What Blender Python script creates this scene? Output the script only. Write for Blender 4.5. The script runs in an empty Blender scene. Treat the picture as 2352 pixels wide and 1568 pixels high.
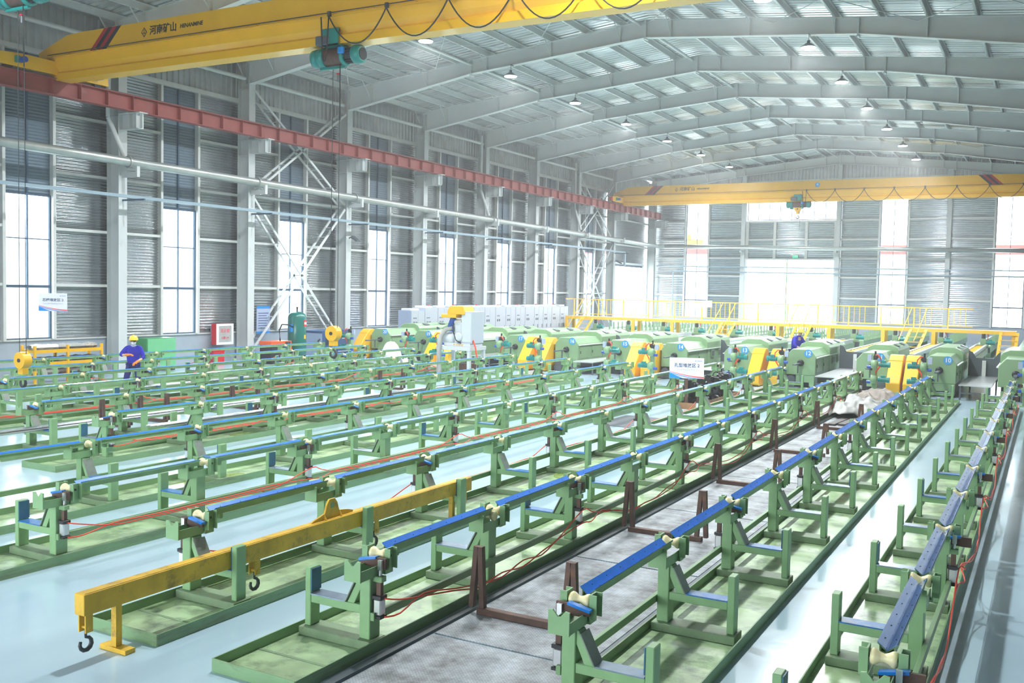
import bpy, bmesh, math, random
from mathutils import Vector, Matrix
random.seed(7)
C = bpy.context.scene
COL = C.collection
R = math.radians

# ------------------------------------------------------------------ camera, sky, exposure
def make_camera():
    f, yaw, pit, rol, h = 2227.16, R(28.9900), R(3.11634), R(1.2422), 3.12
    cy, sy = math.cos(yaw), math.sin(yaw)
    fw = Vector((-sy*math.cos(pit), cy*math.cos(pit), -math.sin(pit)))
    rt = Vector((cy, sy, 0)); up = rt.cross(fw)
    r = rt*math.cos(rol) + up*math.sin(rol); u = -rt*math.sin(rol) + up*math.cos(rol)
    cam = bpy.data.cameras.new('camera'); o = bpy.data.objects.new('camera', cam); COL.objects.link(o)
    cam.sensor_fit = 'HORIZONTAL'; cam.sensor_width = 36; cam.lens = 36*f/2352
    cam.clip_start = 0.1; cam.clip_end = 600
    m = Matrix((r, u, -fw)).transposed().to_4x4(); m.translation = Vector((0, 0, h))
    o.matrix_world = m
    C.camera = o
make_camera()

W = bpy.data.worlds.new('overcast_sky'); C.world = W; W.use_nodes = True
bgn = W.node_tree.nodes['Background']
bgn.inputs['Color'].default_value = (0.90, 0.96, 1.0, 1); bgn.inputs['Strength'].default_value = 7.0
C.view_settings.view_transform = 'Standard'; C.view_settings.look = 'None'
C.view_settings.exposure = 0.46; C.view_settings.gamma = 1.0; C.view_settings.use_curve_mapping = False
LAMP_POWER = 600.0
C.cycles.use_denoising = True
C.cycles.max_bounces = 5; C.cycles.diffuse_bounces = 3; C.cycles.glossy_bounces = 2; C.cycles.adaptive_threshold = .03
C.cycles.transmission_bounces = 3; C.cycles.transparent_max_bounces = 8
C.cycles.caustics_reflective = False; C.cycles.caustics_refractive = False
C.cycles.sample_clamp_indirect = 6.0

def portal(loc, rot, sx, sy):
    l = bpy.data.lights.new('window_daylight', 'AREA'); l.shape = 'RECTANGLE'; l.size = sx; l.size_y = sy
    l.cycles.is_portal = True
    o = bpy.data.objects.new('window_daylight', l); COL.objects.link(o)
    o.location = loc; o.rotation_euler = rot

# ------------------------------------------------------------------ materials
def lin(c):
    c = c/255
    return c/12.92 if c <= .04045 else ((c+.055)/1.055)**2.4
def rgb(r, g, b): return (lin(r), lin(g), lin(b), 1)
MATS = {}
def mat(name, col, rough=.5, metal=0., var=0., scale=6., dirt=None, dirt_amt=.0, dirt_scale=3., bump=0., bump_scale=40., coat=0., emit=None, strength=0., stretch=None, spec=.5):
    m = bpy.data.materials.new(name); m.use_nodes = True
    nt = m.node_tree; N = nt.nodes; L = nt.links; b = N['Principled BSDF']
    b.inputs['Base Color'].default_value = col; b.inputs['Roughness'].default_value = rough
    b.inputs['Metallic'].default_value = metal; b.inputs['Coat Weight'].default_value = coat
    b.inputs['Coat Roughness'].default_value = .08; b.inputs['Specular IOR Level'].default_value = spec
    if emit: b.inputs['Emission Color'].default_value = emit; b.inputs['Emission Strength'].default_value = strength
    if var or dirt or bump:
        tc = N.new('ShaderNodeTexCoord'); src = tc.outputs['Object']
        if stretch:
            mp = N.new('ShaderNodeMapping'); mp.inputs['Scale'].default_value = stretch; L.new(src, mp.inputs['Vector']); src = mp.outputs['Vector']
    out = None
    if var:
        n = N.new('ShaderNodeTexNoise'); n.inputs['Scale'].default_value = scale; n.inputs['Detail'].default_value = 4
        L.new(src, n.inputs['Vector'])
        rp = N.new('ShaderNodeMapRange'); rp.inputs[1].default_value = .3; rp.inputs[2].default_value = .7
        rp.inputs[3].default_value = 1-var; rp.inputs[4].default_value = 1+var
        L.new(n.outputs['Fac'], rp.inputs[0])
        mx = N.new('ShaderNodeVectorMath'); mx.operation = 'SCALE'; mx.inputs[0].default_value = col[:3]
        L.new(rp.outputs[0], mx.inputs['Scale']); out = mx.outputs[0]
    if dirt:
        n2 = N.new('ShaderNodeTexNoise'); n2.inputs['Scale'].default_value = dirt_scale; n2.inputs['Detail'].default_value = 7
        n2.inputs['Roughness'].default_value = .7
        L.new(src, n2.inputs['Vector'])
        r2 = N.new('ShaderNodeMapRange'); r2.inputs[1].default_value = .62-dirt_amt*.35; r2.inputs[2].default_value = .74-dirt_amt*.2
        r2.inputs[3].default_value = 0; r2.inputs[4].default_value = min(1, .35+dirt_amt)
        L.new(n2.outputs['Fac'], r2.inputs[0])
        mm = N.new('ShaderNodeMix'); mm.data_type = 'RGBA'
        L.new(r2.outputs[0], mm.inputs[0]); mm.inputs[7].default_value = dirt
        if out: L.new(out, mm.inputs[6])
        else: mm.inputs[6].default_value = col
        out = mm.outputs[2]
    if out: L.new(out, b.inputs['Base Color'])
    if bump:
        n3 = N.new('ShaderNodeTexNoise'); n3.inputs['Scale'].default_value = bump_scale; n3.inputs['Detail'].default_value = 3
        L.new(src, n3.inputs['Vector'])
        bp = N.new('ShaderNodeBump'); bp.inputs['Strength'].default_value = bump; bp.inputs['Distance'].default_value = .02
        L.new(n3.outputs['Fac'], bp.inputs['Height']); L.new(bp.outputs[0], b.inputs['Normal'])
    MATS[name] = m
    return m
RUST = rgb(104, 74, 52)
mat('green', rgb(134, 174, 126), .42, var=.08, scale=5, dirt=rgb(78, 98, 66), dirt_amt=.03, dirt_scale=9)
mat('green_rim', rgb(122, 158, 114), .45, var=.10, scale=3, dirt=rgb(96, 82, 66), dirt_amt=.26, dirt_scale=1.6, stretch=(1, .5, 4))
mat('tray', rgb(170, 198, 152), .3, var=.3, scale=2.0, dirt=rgb(70, 88, 76), dirt_amt=.42, dirt_scale=3.0, coat=.25)
mat('algae', rgb(150, 172, 70), .2, var=.2, scale=3, dirt=rgb(150, 186, 138), dirt_amt=.5, dirt_scale=4, coat=.4)
mat('base_beam', rgb(124, 150, 116), .5, var=.15, scale=7, dirt=rgb(110, 104, 88), dirt_amt=.3, dirt_scale=7)
mat('machine_green', rgb(136, 172, 130), .35, var=.05, scale=2, coat=.15)
mat('blue', rgb(16, 128, 226), .28, var=.10, scale=8, coat=.5)
mat('pad_teal', rgb(52, 104, 132), .4, var=.12, scale=9)
mat('pad_steel', rgb(150, 168, 188), .25, .5, var=.15, scale=7)
mat('blue_worn', rgb(40, 112, 180), .35, var=.12, scale=8, dirt=rgb(140, 150, 140), dirt_amt=.3, dirt_scale=10)
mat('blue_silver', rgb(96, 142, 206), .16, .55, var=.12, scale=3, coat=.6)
mat('grey_pad', rgb(126, 138, 128), .4, var=.15, scale=9, dirt=rgb(80, 84, 80), dirt_amt=.2, dirt_scale=9)
mat('cream', rgb(240, 230, 178), .38, var=.05, scale=12, coat=.2)
mat('brown_steel', rgb(96, 74, 66), .6, .3, var=.2, scale=9, dirt=rgb(140, 96, 66), dirt_amt=.15, dirt_scale=10)
mat('silver', rgb(205, 208, 210), .3, .8)
mat('steel_bright', rgb(196, 202, 208), .22, .95, var=.06, scale=3)
mat('black', rgb(34, 38, 42), .45)
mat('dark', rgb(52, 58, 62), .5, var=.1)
mat('dark_grey', rgb(86, 96, 104), .45, var=.06)
mat('hose', rgb(240, 74, 44), .4)
mat('hose_grey', rgb(130, 70, 60), .5)
mat('yellow', rgb(240, 184, 36), .34, var=.04, scale=2, coat=.3)
mat('guard_yellow', rgb(250, 188, 36), .36, var=.04, scale=2, coat=.2)
mat('rail_yellow', rgb(246, 196, 60), .4)
mat('worn_yellow', rgb(214, 172, 48), .5, var=.2, scale=4, dirt=rgb(80, 70, 48), dirt_amt=.24, dirt_scale=5)
mat('red', rgb(206, 36, 48), .4)
mat('red_stripe', rgb(178, 44, 52), .5)
mat('stripe_black', rgb(38, 42, 48), .5)
mat('rail_red', rgb(158, 82, 78), .5, var=.10, scale=2, dirt=rgb(176, 160, 150), dirt_amt=.06, dirt_scale=1.4)
mat('rail_top', rgb(112, 80, 74), .5, var=.1)
mat('frame_paint', rgb(218, 224, 226), .45, var=.03, scale=2)
mat('purlin', rgb(220, 226, 228), .4, .1, var=.04)
mat('column_paint', rgb(204, 210, 212), .5, var=.05, scale=1.5, dirt=rgb(150, 156, 156), dirt_amt=.08, dirt_scale=2)
mat('roof', rgb(224, 230, 232), .26, .6, var=.10, scale=1.2, stretch=(.5, 3, 1))
mat('galv', rgb(178, 184, 188), .2, .9, var=.10, scale=2, stretch=(1, .6, 3))
mat('galv_upper', rgb(200, 206, 210), .38, .5, var=.10, scale=2)
mat('shutter', rgb(104, 122, 136), .45, .3, var=.06)
mat('win_frame', rgb(66, 92, 116), .4)
mat('girt', rgb(214, 218, 216), .4, .2, var=.04)
mat('pipe', rgb(186, 192, 190), .34, .6, var=.08, scale=3)
mat('conduit', rgb(150, 172, 186), .4, .2)
mat('plinth', rgb(162, 174, 186), .6, var=.05, scale=2)
mat('teal', rgb(0, 136, 132), .35, var=.05, coat=.2)
mat('tank_teal', rgb(4, 112, 104), .25, coat=.4)
mat('motor_blue', rgb(40, 84, 176), .4)
mat('cab_green', rgb(112, 190, 138), .4, var=.03, dirt=rgb(98, 90, 70), dirt_amt=.0, dirt_scale=3)
mat('cab_green_dark', rgb(66, 150, 94), .4)
mat('white', rgb(236, 240, 242), .4)
mat('elec_white', rgb(182, 190, 202), .4, var=.02)
mat('elec_side', rgb(164, 178, 208), .4)
mat('saw_white', rgb(208, 216, 222), .4)
mat('saw_side', rgb(190, 200, 212), .4)
mat('compressor', rgb(48, 82, 128), .4)
mat('orange', rgb(232, 96, 40), .4)
mat('navy', rgb(26, 44, 96), .6)
mat('pic_blue', rgb(0, 142, 228), .4)
mat('lavender', rgb(140, 170, 236), .4)
mat('sign_white', rgb(238, 242, 250), .3)
mat('sign_red', rgb(232, 70, 88), .4)
mat('sign_ink', rgb(56, 80, 124), .5)
mat('sign_pale', rgb(172, 186, 216), .5)
mat('badge', rgb(64, 160, 226), .35)
mat('tarp', rgb(168, 170, 168), .7, var=.12, scale=4, bump=.8, bump_scale=5)
mat('tarp_dark', rgb(140, 132, 124), .7, var=.1)
mat('bag', rgb(226, 228, 226), .6, var=.06, bump=.4, bump_scale=14)
mat('bundle', rgb(176, 170, 160), .7, var=.3, scale=12, bump=.6, bump_scale=18)
mat('die', rgb(58, 58, 62), .35, .6, var=.25, scale=8)
mat('die_bright', rgb(170, 176, 180), .3, .8)
mat('rusty', rgb(150, 112, 78), .6, var=.25, scale=7, dirt=rgb(124, 150, 90), dirt_amt=.2, dirt_scale=5)
mat('mat_rubber', rgb(84, 92, 98), .7, var=.1)
mat('skin', rgb(222, 176, 150), .5)
mat('jacket', rgb(36, 36, 178), .7, var=.12, scale=9)
mat('trousers', rgb(30, 38, 108), .75, var=.1)
mat('helmet', rgb(246, 210, 70), .3, coat=.3)
mat('glove', rgb(246, 140, 40), .6)
mat('mask', rgb(226, 234, 244), .7)
mat('hair', rgb(28, 24, 22), .6)
mat('strap', rgb(170, 160, 140), .7)
mat('lamp_metal', rgb(120, 126, 130), .4, .5)
mat('lamp_lens', rgb(255, 255, 255), .4, emit=(.92, .96, 1, 1), strength=14)
mat('exit_green', rgb(20, 200, 90), .4, emit=(.05, .75, .25, 1), strength=1.6)
mat('outdoor_ground', rgb(206, 206, 200), .9)
mat('outdoor_wall', rgb(236, 240, 242), .8)
mat('leaf', rgb(116, 168, 96), .8, var=.3, scale=3)
mat('floor_tape', rgb(150, 170, 180), .35, var=.08)
mat('floor_line', rgb(186, 214, 226), .2, coat=.3)
mat('wood_dark', rgb(70, 66, 66), .6, var=.2)

def floor_mat():
    m = bpy.data.materials.new('epoxy_floor'); m.use_nodes = True
    nt = m.node_tree; N = nt.nodes; L = nt.links; b = N['Principled BSDF']
    tc = N.new('ShaderNodeTexCoord')
    mp = N.new('ShaderNodeMapping'); mp.inputs['Scale'].default_value = (1, .25, 1); L.new(tc.outputs['Object'], mp.inputs['Vector'])
    n = N.new('ShaderNodeTexNoise'); n.inputs['Scale'].default_value = .9; n.inputs['Detail'].default_value = 6; L.new(mp.outputs[0], n.inputs['Vector'])
    cr = N.new('ShaderNodeValToRGB'); cr.color_ramp.elements[0].position = .3; cr.color_ramp.elements[1].position = .7
    cr.color_ramp.elements[0].color = rgb(166, 194, 208); cr.color_ramp.elements[1].color = rgb(184, 210, 222)
    L.new(n.outputs['Fac'], cr.inputs[0]); L.new(cr.outputs[0], b.inputs['Base Color'])
    r = N.new('ShaderNodeMapRange'); r.inputs[3].default_value = .10; r.inputs[4].default_value = .24; b.inputs['Specular IOR Level'].default_value = .4; L.new(n.outputs['Fac'], r.inputs[0]); L.new(r.outputs[0], b.inputs['Roughness'])
    n2 = N.new('ShaderNodeTexNoise'); n2.inputs['Scale'].default_value = 2.5; L.new(tc.outputs['Object'], n2.inputs['Vector'])
    bp = N.new('ShaderNodeBump'); bp.inputs['Strength'].default_value = .05; bp.inputs['Distance'].default_value = .05
    L.new(n2.outputs['Fac'], bp.inputs['Height']); L.new(bp.outputs[0], b.inputs['Normal'])
    MATS['floor'] = m
floor_mat()
def plate_mat():
    m = bpy.data.materials.new('chequer_plate'); m.use_nodes = True
    nt = m.node_tree; N = nt.nodes; L = nt.links; b = N['Principled BSDF']
    tc = N.new('ShaderNodeTexCoord')
    # raised tread bars: alternating short strokes
    mp = N.new('ShaderNodeMapping'); mp.inputs['Scale'].default_value = (26, 26, 1); mp.inputs['Rotation'].default_value = (0, 0, .785)
    L.new(tc.outputs['Object'], mp.inputs['Vector'])
    br = N.new('ShaderNodeTexBrick'); br.inputs['Scale'].default_value = 1; br.inputs['Mortar Size'].default_value = .16
    br.inputs['Brick Width'].default_value = 1.2; br.inputs['Row Height'].default_value = .6; br.inputs['Color1'].default_value = (1, 1, 1, 1); br.inputs['Color2'].default_value = (1, 1, 1, 1); br.inputs['Mortar'].default_value = (0, 0, 0, 1)
    L.new(mp.outputs[0], br.inputs['Vector'])
    n = N.new('ShaderNodeTexNoise'); n.inputs['Scale'].default_value = 2.2; n.inputs['Detail'].default_value = 8; n.inputs['Roughness'].default_value = .7; L.new(tc.outputs['Object'], n.inputs['Vector'])
    cr = N.new('ShaderNodeValToRGB'); cr.color_ramp.elements[0].position = .36; cr.color_ramp.elements[1].position = .66
    cr.color_ramp.elements[0].color = rgb(104, 106, 106); cr.color_ramp.elements[1].color = rgb(192, 202, 210)
    L.new(n.outputs['Fac'], cr.inputs[0])
    mm = N.new('ShaderNodeMix'); mm.data_type = 'RGBA'; mm.blend_type = 'MULTIPLY'; mm.inputs[0].default_value = .2
    L.new(cr.outputs[0], mm.inputs[6]); L.new(br.outputs['Color'], mm.inputs[7]); L.new(mm.outputs[2], b.inputs['Base Color'])
    b.inputs['Metallic'].default_value = 0; b.inputs['Roughness'].default_value = .55
    bp = N.new('ShaderNodeBump'); bp.inputs['Strength'].default_value = .5; bp.inputs['Distance'].default_value = .01
    L.new(br.outputs['Fac'], bp.inputs['Height']); bp.invert = True; L.new(bp.outputs[0], b.inputs['Normal'])
    MATS['plate'] = m
plate_mat()
def glass_mat():
    m = bpy.data.materials.new('window_glass'); m.use_nodes = True
    nt = m.node_tree; N = nt.nodes; L = nt.links
    for n in list(N): N.remove(n)
    o = N.new('ShaderNodeOutputMaterial'); t = N.new('ShaderNodeBsdfTransparent'); g = N.new('ShaderNodeBsdfGlossy'); g.inputs['Roughness'].default_value = .05
    t.inputs[0].default_value = (.93, .97, .98, 1)
    mx = N.new('ShaderNodeMixShader'); mx.inputs[0].default_value = .06
    L.new(t.outputs[0], mx.inputs[1]); L.new(g.outputs[0], mx.inputs[2]); L.new(mx.outputs[0], o.inputs[0])
    MATS['glass'] = m
glass_mat()

# ------------------------------------------------------------------ mesh builder
class MB:
    def __init__(s): s.v = []; s.f = []; s.sm = []
    def _add(s, vs, fs, sm=False):
        b = len(s.v); s.v += [tuple(p) for p in vs]; s.f += [tuple(b+i for i in f) for f in fs]; s.sm += [sm]*len(fs); return s
    def box(s, x0, x1, y0, y1, z0, z1):
        if x0 > x1: x0, x1 = x1, x0
        if y0 > y1: y0, y1 = y1, y0
        if z0 > z1: z0, z1 = z1, z0
        return s._add([(x0,y0,z0),(x1,y0,z0),(x1,y1,z0),(x0,y1,z0),(x0,y0,z1),(x1,y0,z1),(x1,y1,z1),(x0,y1,z1)],
                      [(0,3,2,1),(4,5,6,7),(0,1,5,4),(1,2,6,5),(2,3,7,6),(3,0,4,7)])
    def bar(s, p, q, w, h, side=None):
        p = Vector(p); q = Vector(q); d = (q-p).normalized()
        a = Vector(side) if side else (Vector((0,0,1)) if abs(d.z) < .95 else Vector((0,1,0)))
        u = d.cross(a).normalized(); v = u.cross(d).normalized()
        vs = []
        for c in (p, q):
            for i, j in ((-1,-1),(1,-1),(1,1),(-1,1)): vs.append(c + u*(w/2*i) + v*(h/2*j))
        return s._add(vs, [(0,3,2,1),(4,5,6,7),(0,1,5,4),(1,2,6,5),(2,3,7,6),(3,0,4,7)])
    def cyl(s, p, q, r, n=12, r2=None, caps=True):
        p = Vector(p); q = Vector(q); d = (q-p).normalized(); r2 = r if r2 is None else r2
        a = Vector((0,0,1)) if abs(d.z) < .9 else Vector((1,0,0))
        u = d.cross(a).normalized(); v = d.cross(u)
        ring = lambda c, rr: [c + (u*math.cos(2*math.pi*i/n) + v*math.sin(2*math.pi*i/n))*rr for i in range(n)]
        A, B = ring(p, r), ring(q, r2)
        s._add(A+B, [(i, (i+1) % n, n+(i+1) % n, n+i) for i in range(n)], True)
        if caps: s._add(A, [tuple(range(n))[::-1]]); s._add(B, [tuple(range(n))])
        return s
    def lathe(s, prof, p, d, n=16):      # prof: (t along d, radius)
        p = Vector(p); d = Vector(d).normalized(); a = Vector((0,0,1)) if abs(d.z) < .9 else Vector((1,0,0))
        u = d.cross(a).normalized(); v = d.cross(u); vs = []
        for t, r in prof: vs += [p + d*t + (u*math.cos(2*math.pi*i/n) + v*math.sin(2*math.pi*i/n))*r for i in range(n)]
        fs = [(k*n+i, k*n+(i+1) % n, (k+1)*n+(i+1) % n, (k+1)*n+i) for k in range(len(prof)-1) for i in range(n)]
        fs2 = [tuple(range(n))[::-1], tuple(range((len(prof)-1)*n, len(prof)*n))]
        s._add(vs, fs, True); b = len(s.v)-len(vs)
        for f in fs2: s.f.append(tuple(b+i for i in f)); s.sm.append(False)
        return s
    def prism(s, poly, axis, a0, a1):    # poly in the two other axes (cyclic order kept as x,y / x,z / y,z)
        def P(t, a):
            return {'x': (a, t[0], t[1]), 'y': (t[0], a, t[1]), 'z': (t[0], t[1], a)}[axis]
        n = len(poly)
        return s._add([P(t, a0) for t in poly]+[P(t, a1) for t in poly],
                      [tuple(range(n))[::-1], tuple(range(n, 2*n))]+[(i, (i+1) % n, n+(i+1) % n, n+i) for i in range(n)])
    def tube(s, path, r, n=8):
        path = [Vector(p) for p in path]; vs = []; fs = []
        ref = None
        for i, p in enumerate(path):
            d = (path[min(i+1, len(path)-1)] - path[max(i-1, 0)]).normalized()
            if ref is None: ref = Vector((0,0,1)) if abs(d.z) < .9 else Vector((1,0,0))
            u = d.cross(ref)
            if u.length < 1e-4: u = d.cross(Vector((1,.3,0)))
            u.normalize(); v = d.cross(u)
            vs += [p + (u*math.cos(2*math.pi*k/n) + v*math.sin(2*math.pi*k/n))*r for k in range(n)]
        for i in range(len(path)-1):
            fs += [(i*n+k, i*n+(k+1) % n, (i+1)*n+(k+1) % n, (i+1)*n+k) for k in range(n)]
        s._add(vs, fs, True)
        b = len(s.v)-len(vs)
        s.f.append(tuple(b+k for k in range(n))); s.sm.append(False)
        s.f.append(tuple(b+(len(path)-1)*n+k for k in range(n))); s.sm.append(False)
        return s
    def grid(s, pts, nx, sm=True):       # rows of nx points
        ny = len(pts)//nx
        return s._add(pts, [(j*nx+i, j*nx+i+1, (j+1)*nx+i+1, (j+1)*nx+i) for j in range(ny-1) for i in range(nx-1)], sm)
    def sphere(s, c, rx, ry, rz, n=14, m=9, z0=-1., z1=1.):
        vs = []; fs = []
        for j in range(m+1):
            t = math.asin(max(-1, min(1, z0)))+(math.asin(max(-1, min(1, z1)))-math.asin(max(-1, min(1, z0))))*j/m
            for i in range(n):
                a = 2*math.pi*i/n; vs.append((c[0]+rx*math.cos(t)*math.cos(a), c[1]+ry*math.cos(t)*math.sin(a), c[2]+rz*math.sin(t)))
        for j in range(m):
            for i in range(n): fs.append((j*n+i, j*n+(i+1) % n, (j+1)*n+(i+1) % n, (j+1)*n+i))
        return s._add(vs, fs, True)
    def mesh(s, name, m, bevel=0., fix=True):
        me = bpy.data.meshes.new(name); me.from_pydata(s.v, [], s.f)
        for p, k in zip(me.polygons, s.sm): p.use_smooth = k
        if fix or bevel:
            b = bmesh.new(); b.from_mesh(me)
            if bevel: bmesh.ops.bevel(b, geom=list(b.edges), offset=bevel, segments=1, profile=.5, affect='EDGES', clamp_overlap=True)
            if fix: bmesh.ops.recalc_face_normals(b, faces=list(b.faces))
            b.to_mesh(me); b.free()
        me.materials.append(MATS[m]); return me

def link(name, data, parent=None, loc=(0,0,0), rot=(0,0,0), label=None, cat=None, group=None, kind=None):
    o = bpy.data.objects.new(name, data); COL.objects.link(o)
    o.location = loc; o.rotation_euler = rot
    if parent: o.parent = parent
    if label: o['label'] = label
    if cat: o['category'] = cat
    if group: o['group'] = group
    if kind: o['kind'] = kind
    return o
def thing(name, label, cat, loc=(0,0,0), rz=0., group=None):
    return link(name, None, None, loc, (0,0,rz), label, cat, group)
def part(name, mb, m, parent, loc=(0,0,0), rot=(0,0,0), bevel=0., kind=None, label=None):
    me = mb.mesh(name, m, bevel) if isinstance(mb, MB) else mb
    return link(name, me, parent, loc, rot, kind=kind, label=label)
def struct(name, mb, m, loc=(0,0,0), fix=True):
    return link(name, mb.mesh(name, m, fix=fix) if mb else None, None, loc, kind='structure')

FONTDG = None
def text_mesh(body, size, m, extrude=.003, align='CENTER', shear=0., bold=0.):
    cu = bpy.data.curves.new('lettering', 'FONT'); cu.body = body; cu.size = size; cu.extrude = extrude; cu.align_x = align; cu.align_y = 'CENTER'
    cu.shear = shear; cu.offset = bold; cu.resolution_u = 3
    o = bpy.data.objects.new('lettering', cu); COL.objects.link(o)
    bpy.context.view_layer.update()
    me = bpy.data.meshes.new_from_object(o.evaluated_get(bpy.context.evaluated_depsgraph_get()))
    bpy.data.objects.remove(o); bpy.data.curves.remove(cu)
    me.materials.clear(); me.materials.append(MATS[m])
    return me
FACE_NY = (R(90), 0, 0)             # lettering that faces -Y
FACE_X = (R(90), 0, R(90))          # lettering that faces +X

# ------------------------------------------------------------------ hall dimensions
XL, XRW, XM = -28.1, 0.95, -13.57
YF, YB = 72.8, -8.0
BAY0, DB = 22.27, 6.0
FRAMES = [BAY0+DB*k for k in range(-3, 8)] + [72.3]
def rtop(x): return 13.16-.1026*abs(x-XM)          # top of the rafters
def rbot(x):
    a = abs(x-XM)
    return 12.5-(12.5-11.84)*a/7.55 if a < 7.55 else 11.84-(11.84-10.78)*(a-7.55)/(13.95-7.55)

# ------------------------------------------------------------------ floor
floor = struct('floor', MB().box(XL-.3, XRW+.3, YB-.3, YF+.3, -.2, 0), 'floor')
yy = 5.6
pl = MB().box(-4.72, -3.25, 0, 2.96, 0, .012).mesh('floor_plate', 'plate')
for k in range(9): part('floor_plate', pl, None, floor, (0, 4.2+3*k, 0))
part('floor_rail', MB().box(-4.82, -4.74, 4.2, 31, 0, .03), 'dark_grey', floor)
part('floor_rail', MB().box(-3.22, -3.16, 4.2, 31, 0, .03), 'dark_grey', floor)
part('floor_marking', MB().box(-.52, -.40, 3, 31, 0, .003), 'floor_line', floor)
part('floor_marking', MB().box(-.68, -.54, 3, 31, 0, .003), 'floor_tape', floor)  # thin strip darker than the floor, beside a paler one

# ------------------------------------------------------------------ walls
def corr_h(y0, y1, z0, z1, pitch=.105, depth=.04, seg=8):     # horizontal corrugation, facing +X, seen from inside
    b = MB(); n = max(1, round((z1-z0)/pitch)); pts = []
    for k in range(n*seg+1):
        z = z0+(z1-z0)*k/(n*seg); x = depth*(.5-.5*math.cos(2*math.pi*k/seg))
        pts += [(x, y0, z), (x, y1, z)]
    return b.grid(pts, 2, True)
def corr_v(y0, y1, z0, z1, pitch=.26, depth=.05):
    b = MB(); n = max(1, round((y1-y0)/pitch)); prof = []
    for k in range(n):
        y = y0+(y1-y0)*k/n; p = (y1-y0)/n
        prof += [(0, y), (0, y+p*.55), (depth, y+p*.66), (depth, y+p*.89)]
    prof.append((0, y1)); pts = []
    for x, y in prof: pts += [(x, y, z0), (x, y, z1)]
    return b.grid(pts, 2, False)

SILL, TRANS, WTOP, GTOP = 1.19, 2.867, 5.77, 10.14
GZ = [SILL, 2.92, 4.72, 6.53, 8.38, GTOP]
wall_left = struct('wall_left', MB().box(XL-.25, XL, YB, 64.5, 0, SILL), 'plinth')
part('sill', MB().box(XL-.25, XL+.06, YB, 64.5, SILL-.04, SILL+.01), 'girt', wall_left)
part('backing_wall', MB().box(XL-.12, XL-.1, YB, YF, GTOP, 12), 'galv_upper', wall_left)
mesh_cache = {}
def cached(key, fn):
    if key not in mesh_cache: mesh_cache[key] = fn()
    return mesh_cache[key]
nwin = 0
WL, WW = 2.18, 1.614           # window offset after a column and width
def window_obj(name, w, z0, ztr, z1, parent=None, nmull=2, zm=None):
    """frame plane at x=0 facing +X, y from 0 to w"""
    fr = MB(); t = .055
    fr.box(-.04, .04, 0, t, z0, z1).box(-.04, .04, w-t, w, z0, z1).box(-.04, .04, t, w-t, z0, z0+t).box(-.04, .04, t, w-t, z1-t, z1)
    if ztr: fr.box(-.04, .045, t, w-t, ztr-.045, ztr+.045)
    o = link(name, cached(('wf', name[:3], w, z0, ztr, z1), lambda: fr.mesh('window_frame', 'win_frame')), parent, kind='structure')
    mu = MB()
    for i in range(1, nmull): mu.box(-.025, .03, w*i/nmull-.02, w*i/nmull+.02, z0+t, z1-t)
    if nmull > 1: part('mullion', cached(('wm', w, z0, z1, nmull), lambda: mu.mesh('mullion', 'win_frame')), None, o)
    if zm: part('glazing_bar', cached(('wb', w, zm), lambda: MB().box(-.02, .025, t, w-t, zm-.016, zm+.016).mesh('glazing_bar', 'win_frame')), None, o)
    zs = [z0+t, ztr-.045] if ztr else []
    segs = [(z0+t, (ztr-.045) if ztr else z1-t)] + ([(ztr+.045, z1-t)] if ztr else [])
    for a, b_ in segs:
        for i in range(nmull):
            part('pane', cached(('pn', w, a, b_, nmull, i), lambda: MB().box(-.004, .004, t+(w-2*t)*i/nmull, t+(w-2*t)*(i+1)/nmull, a, b_).mesh('pane', 'glass')), None, o)
    return o
cols_l = [BAY0+DB*k for k in range(-5, 8)]
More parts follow.
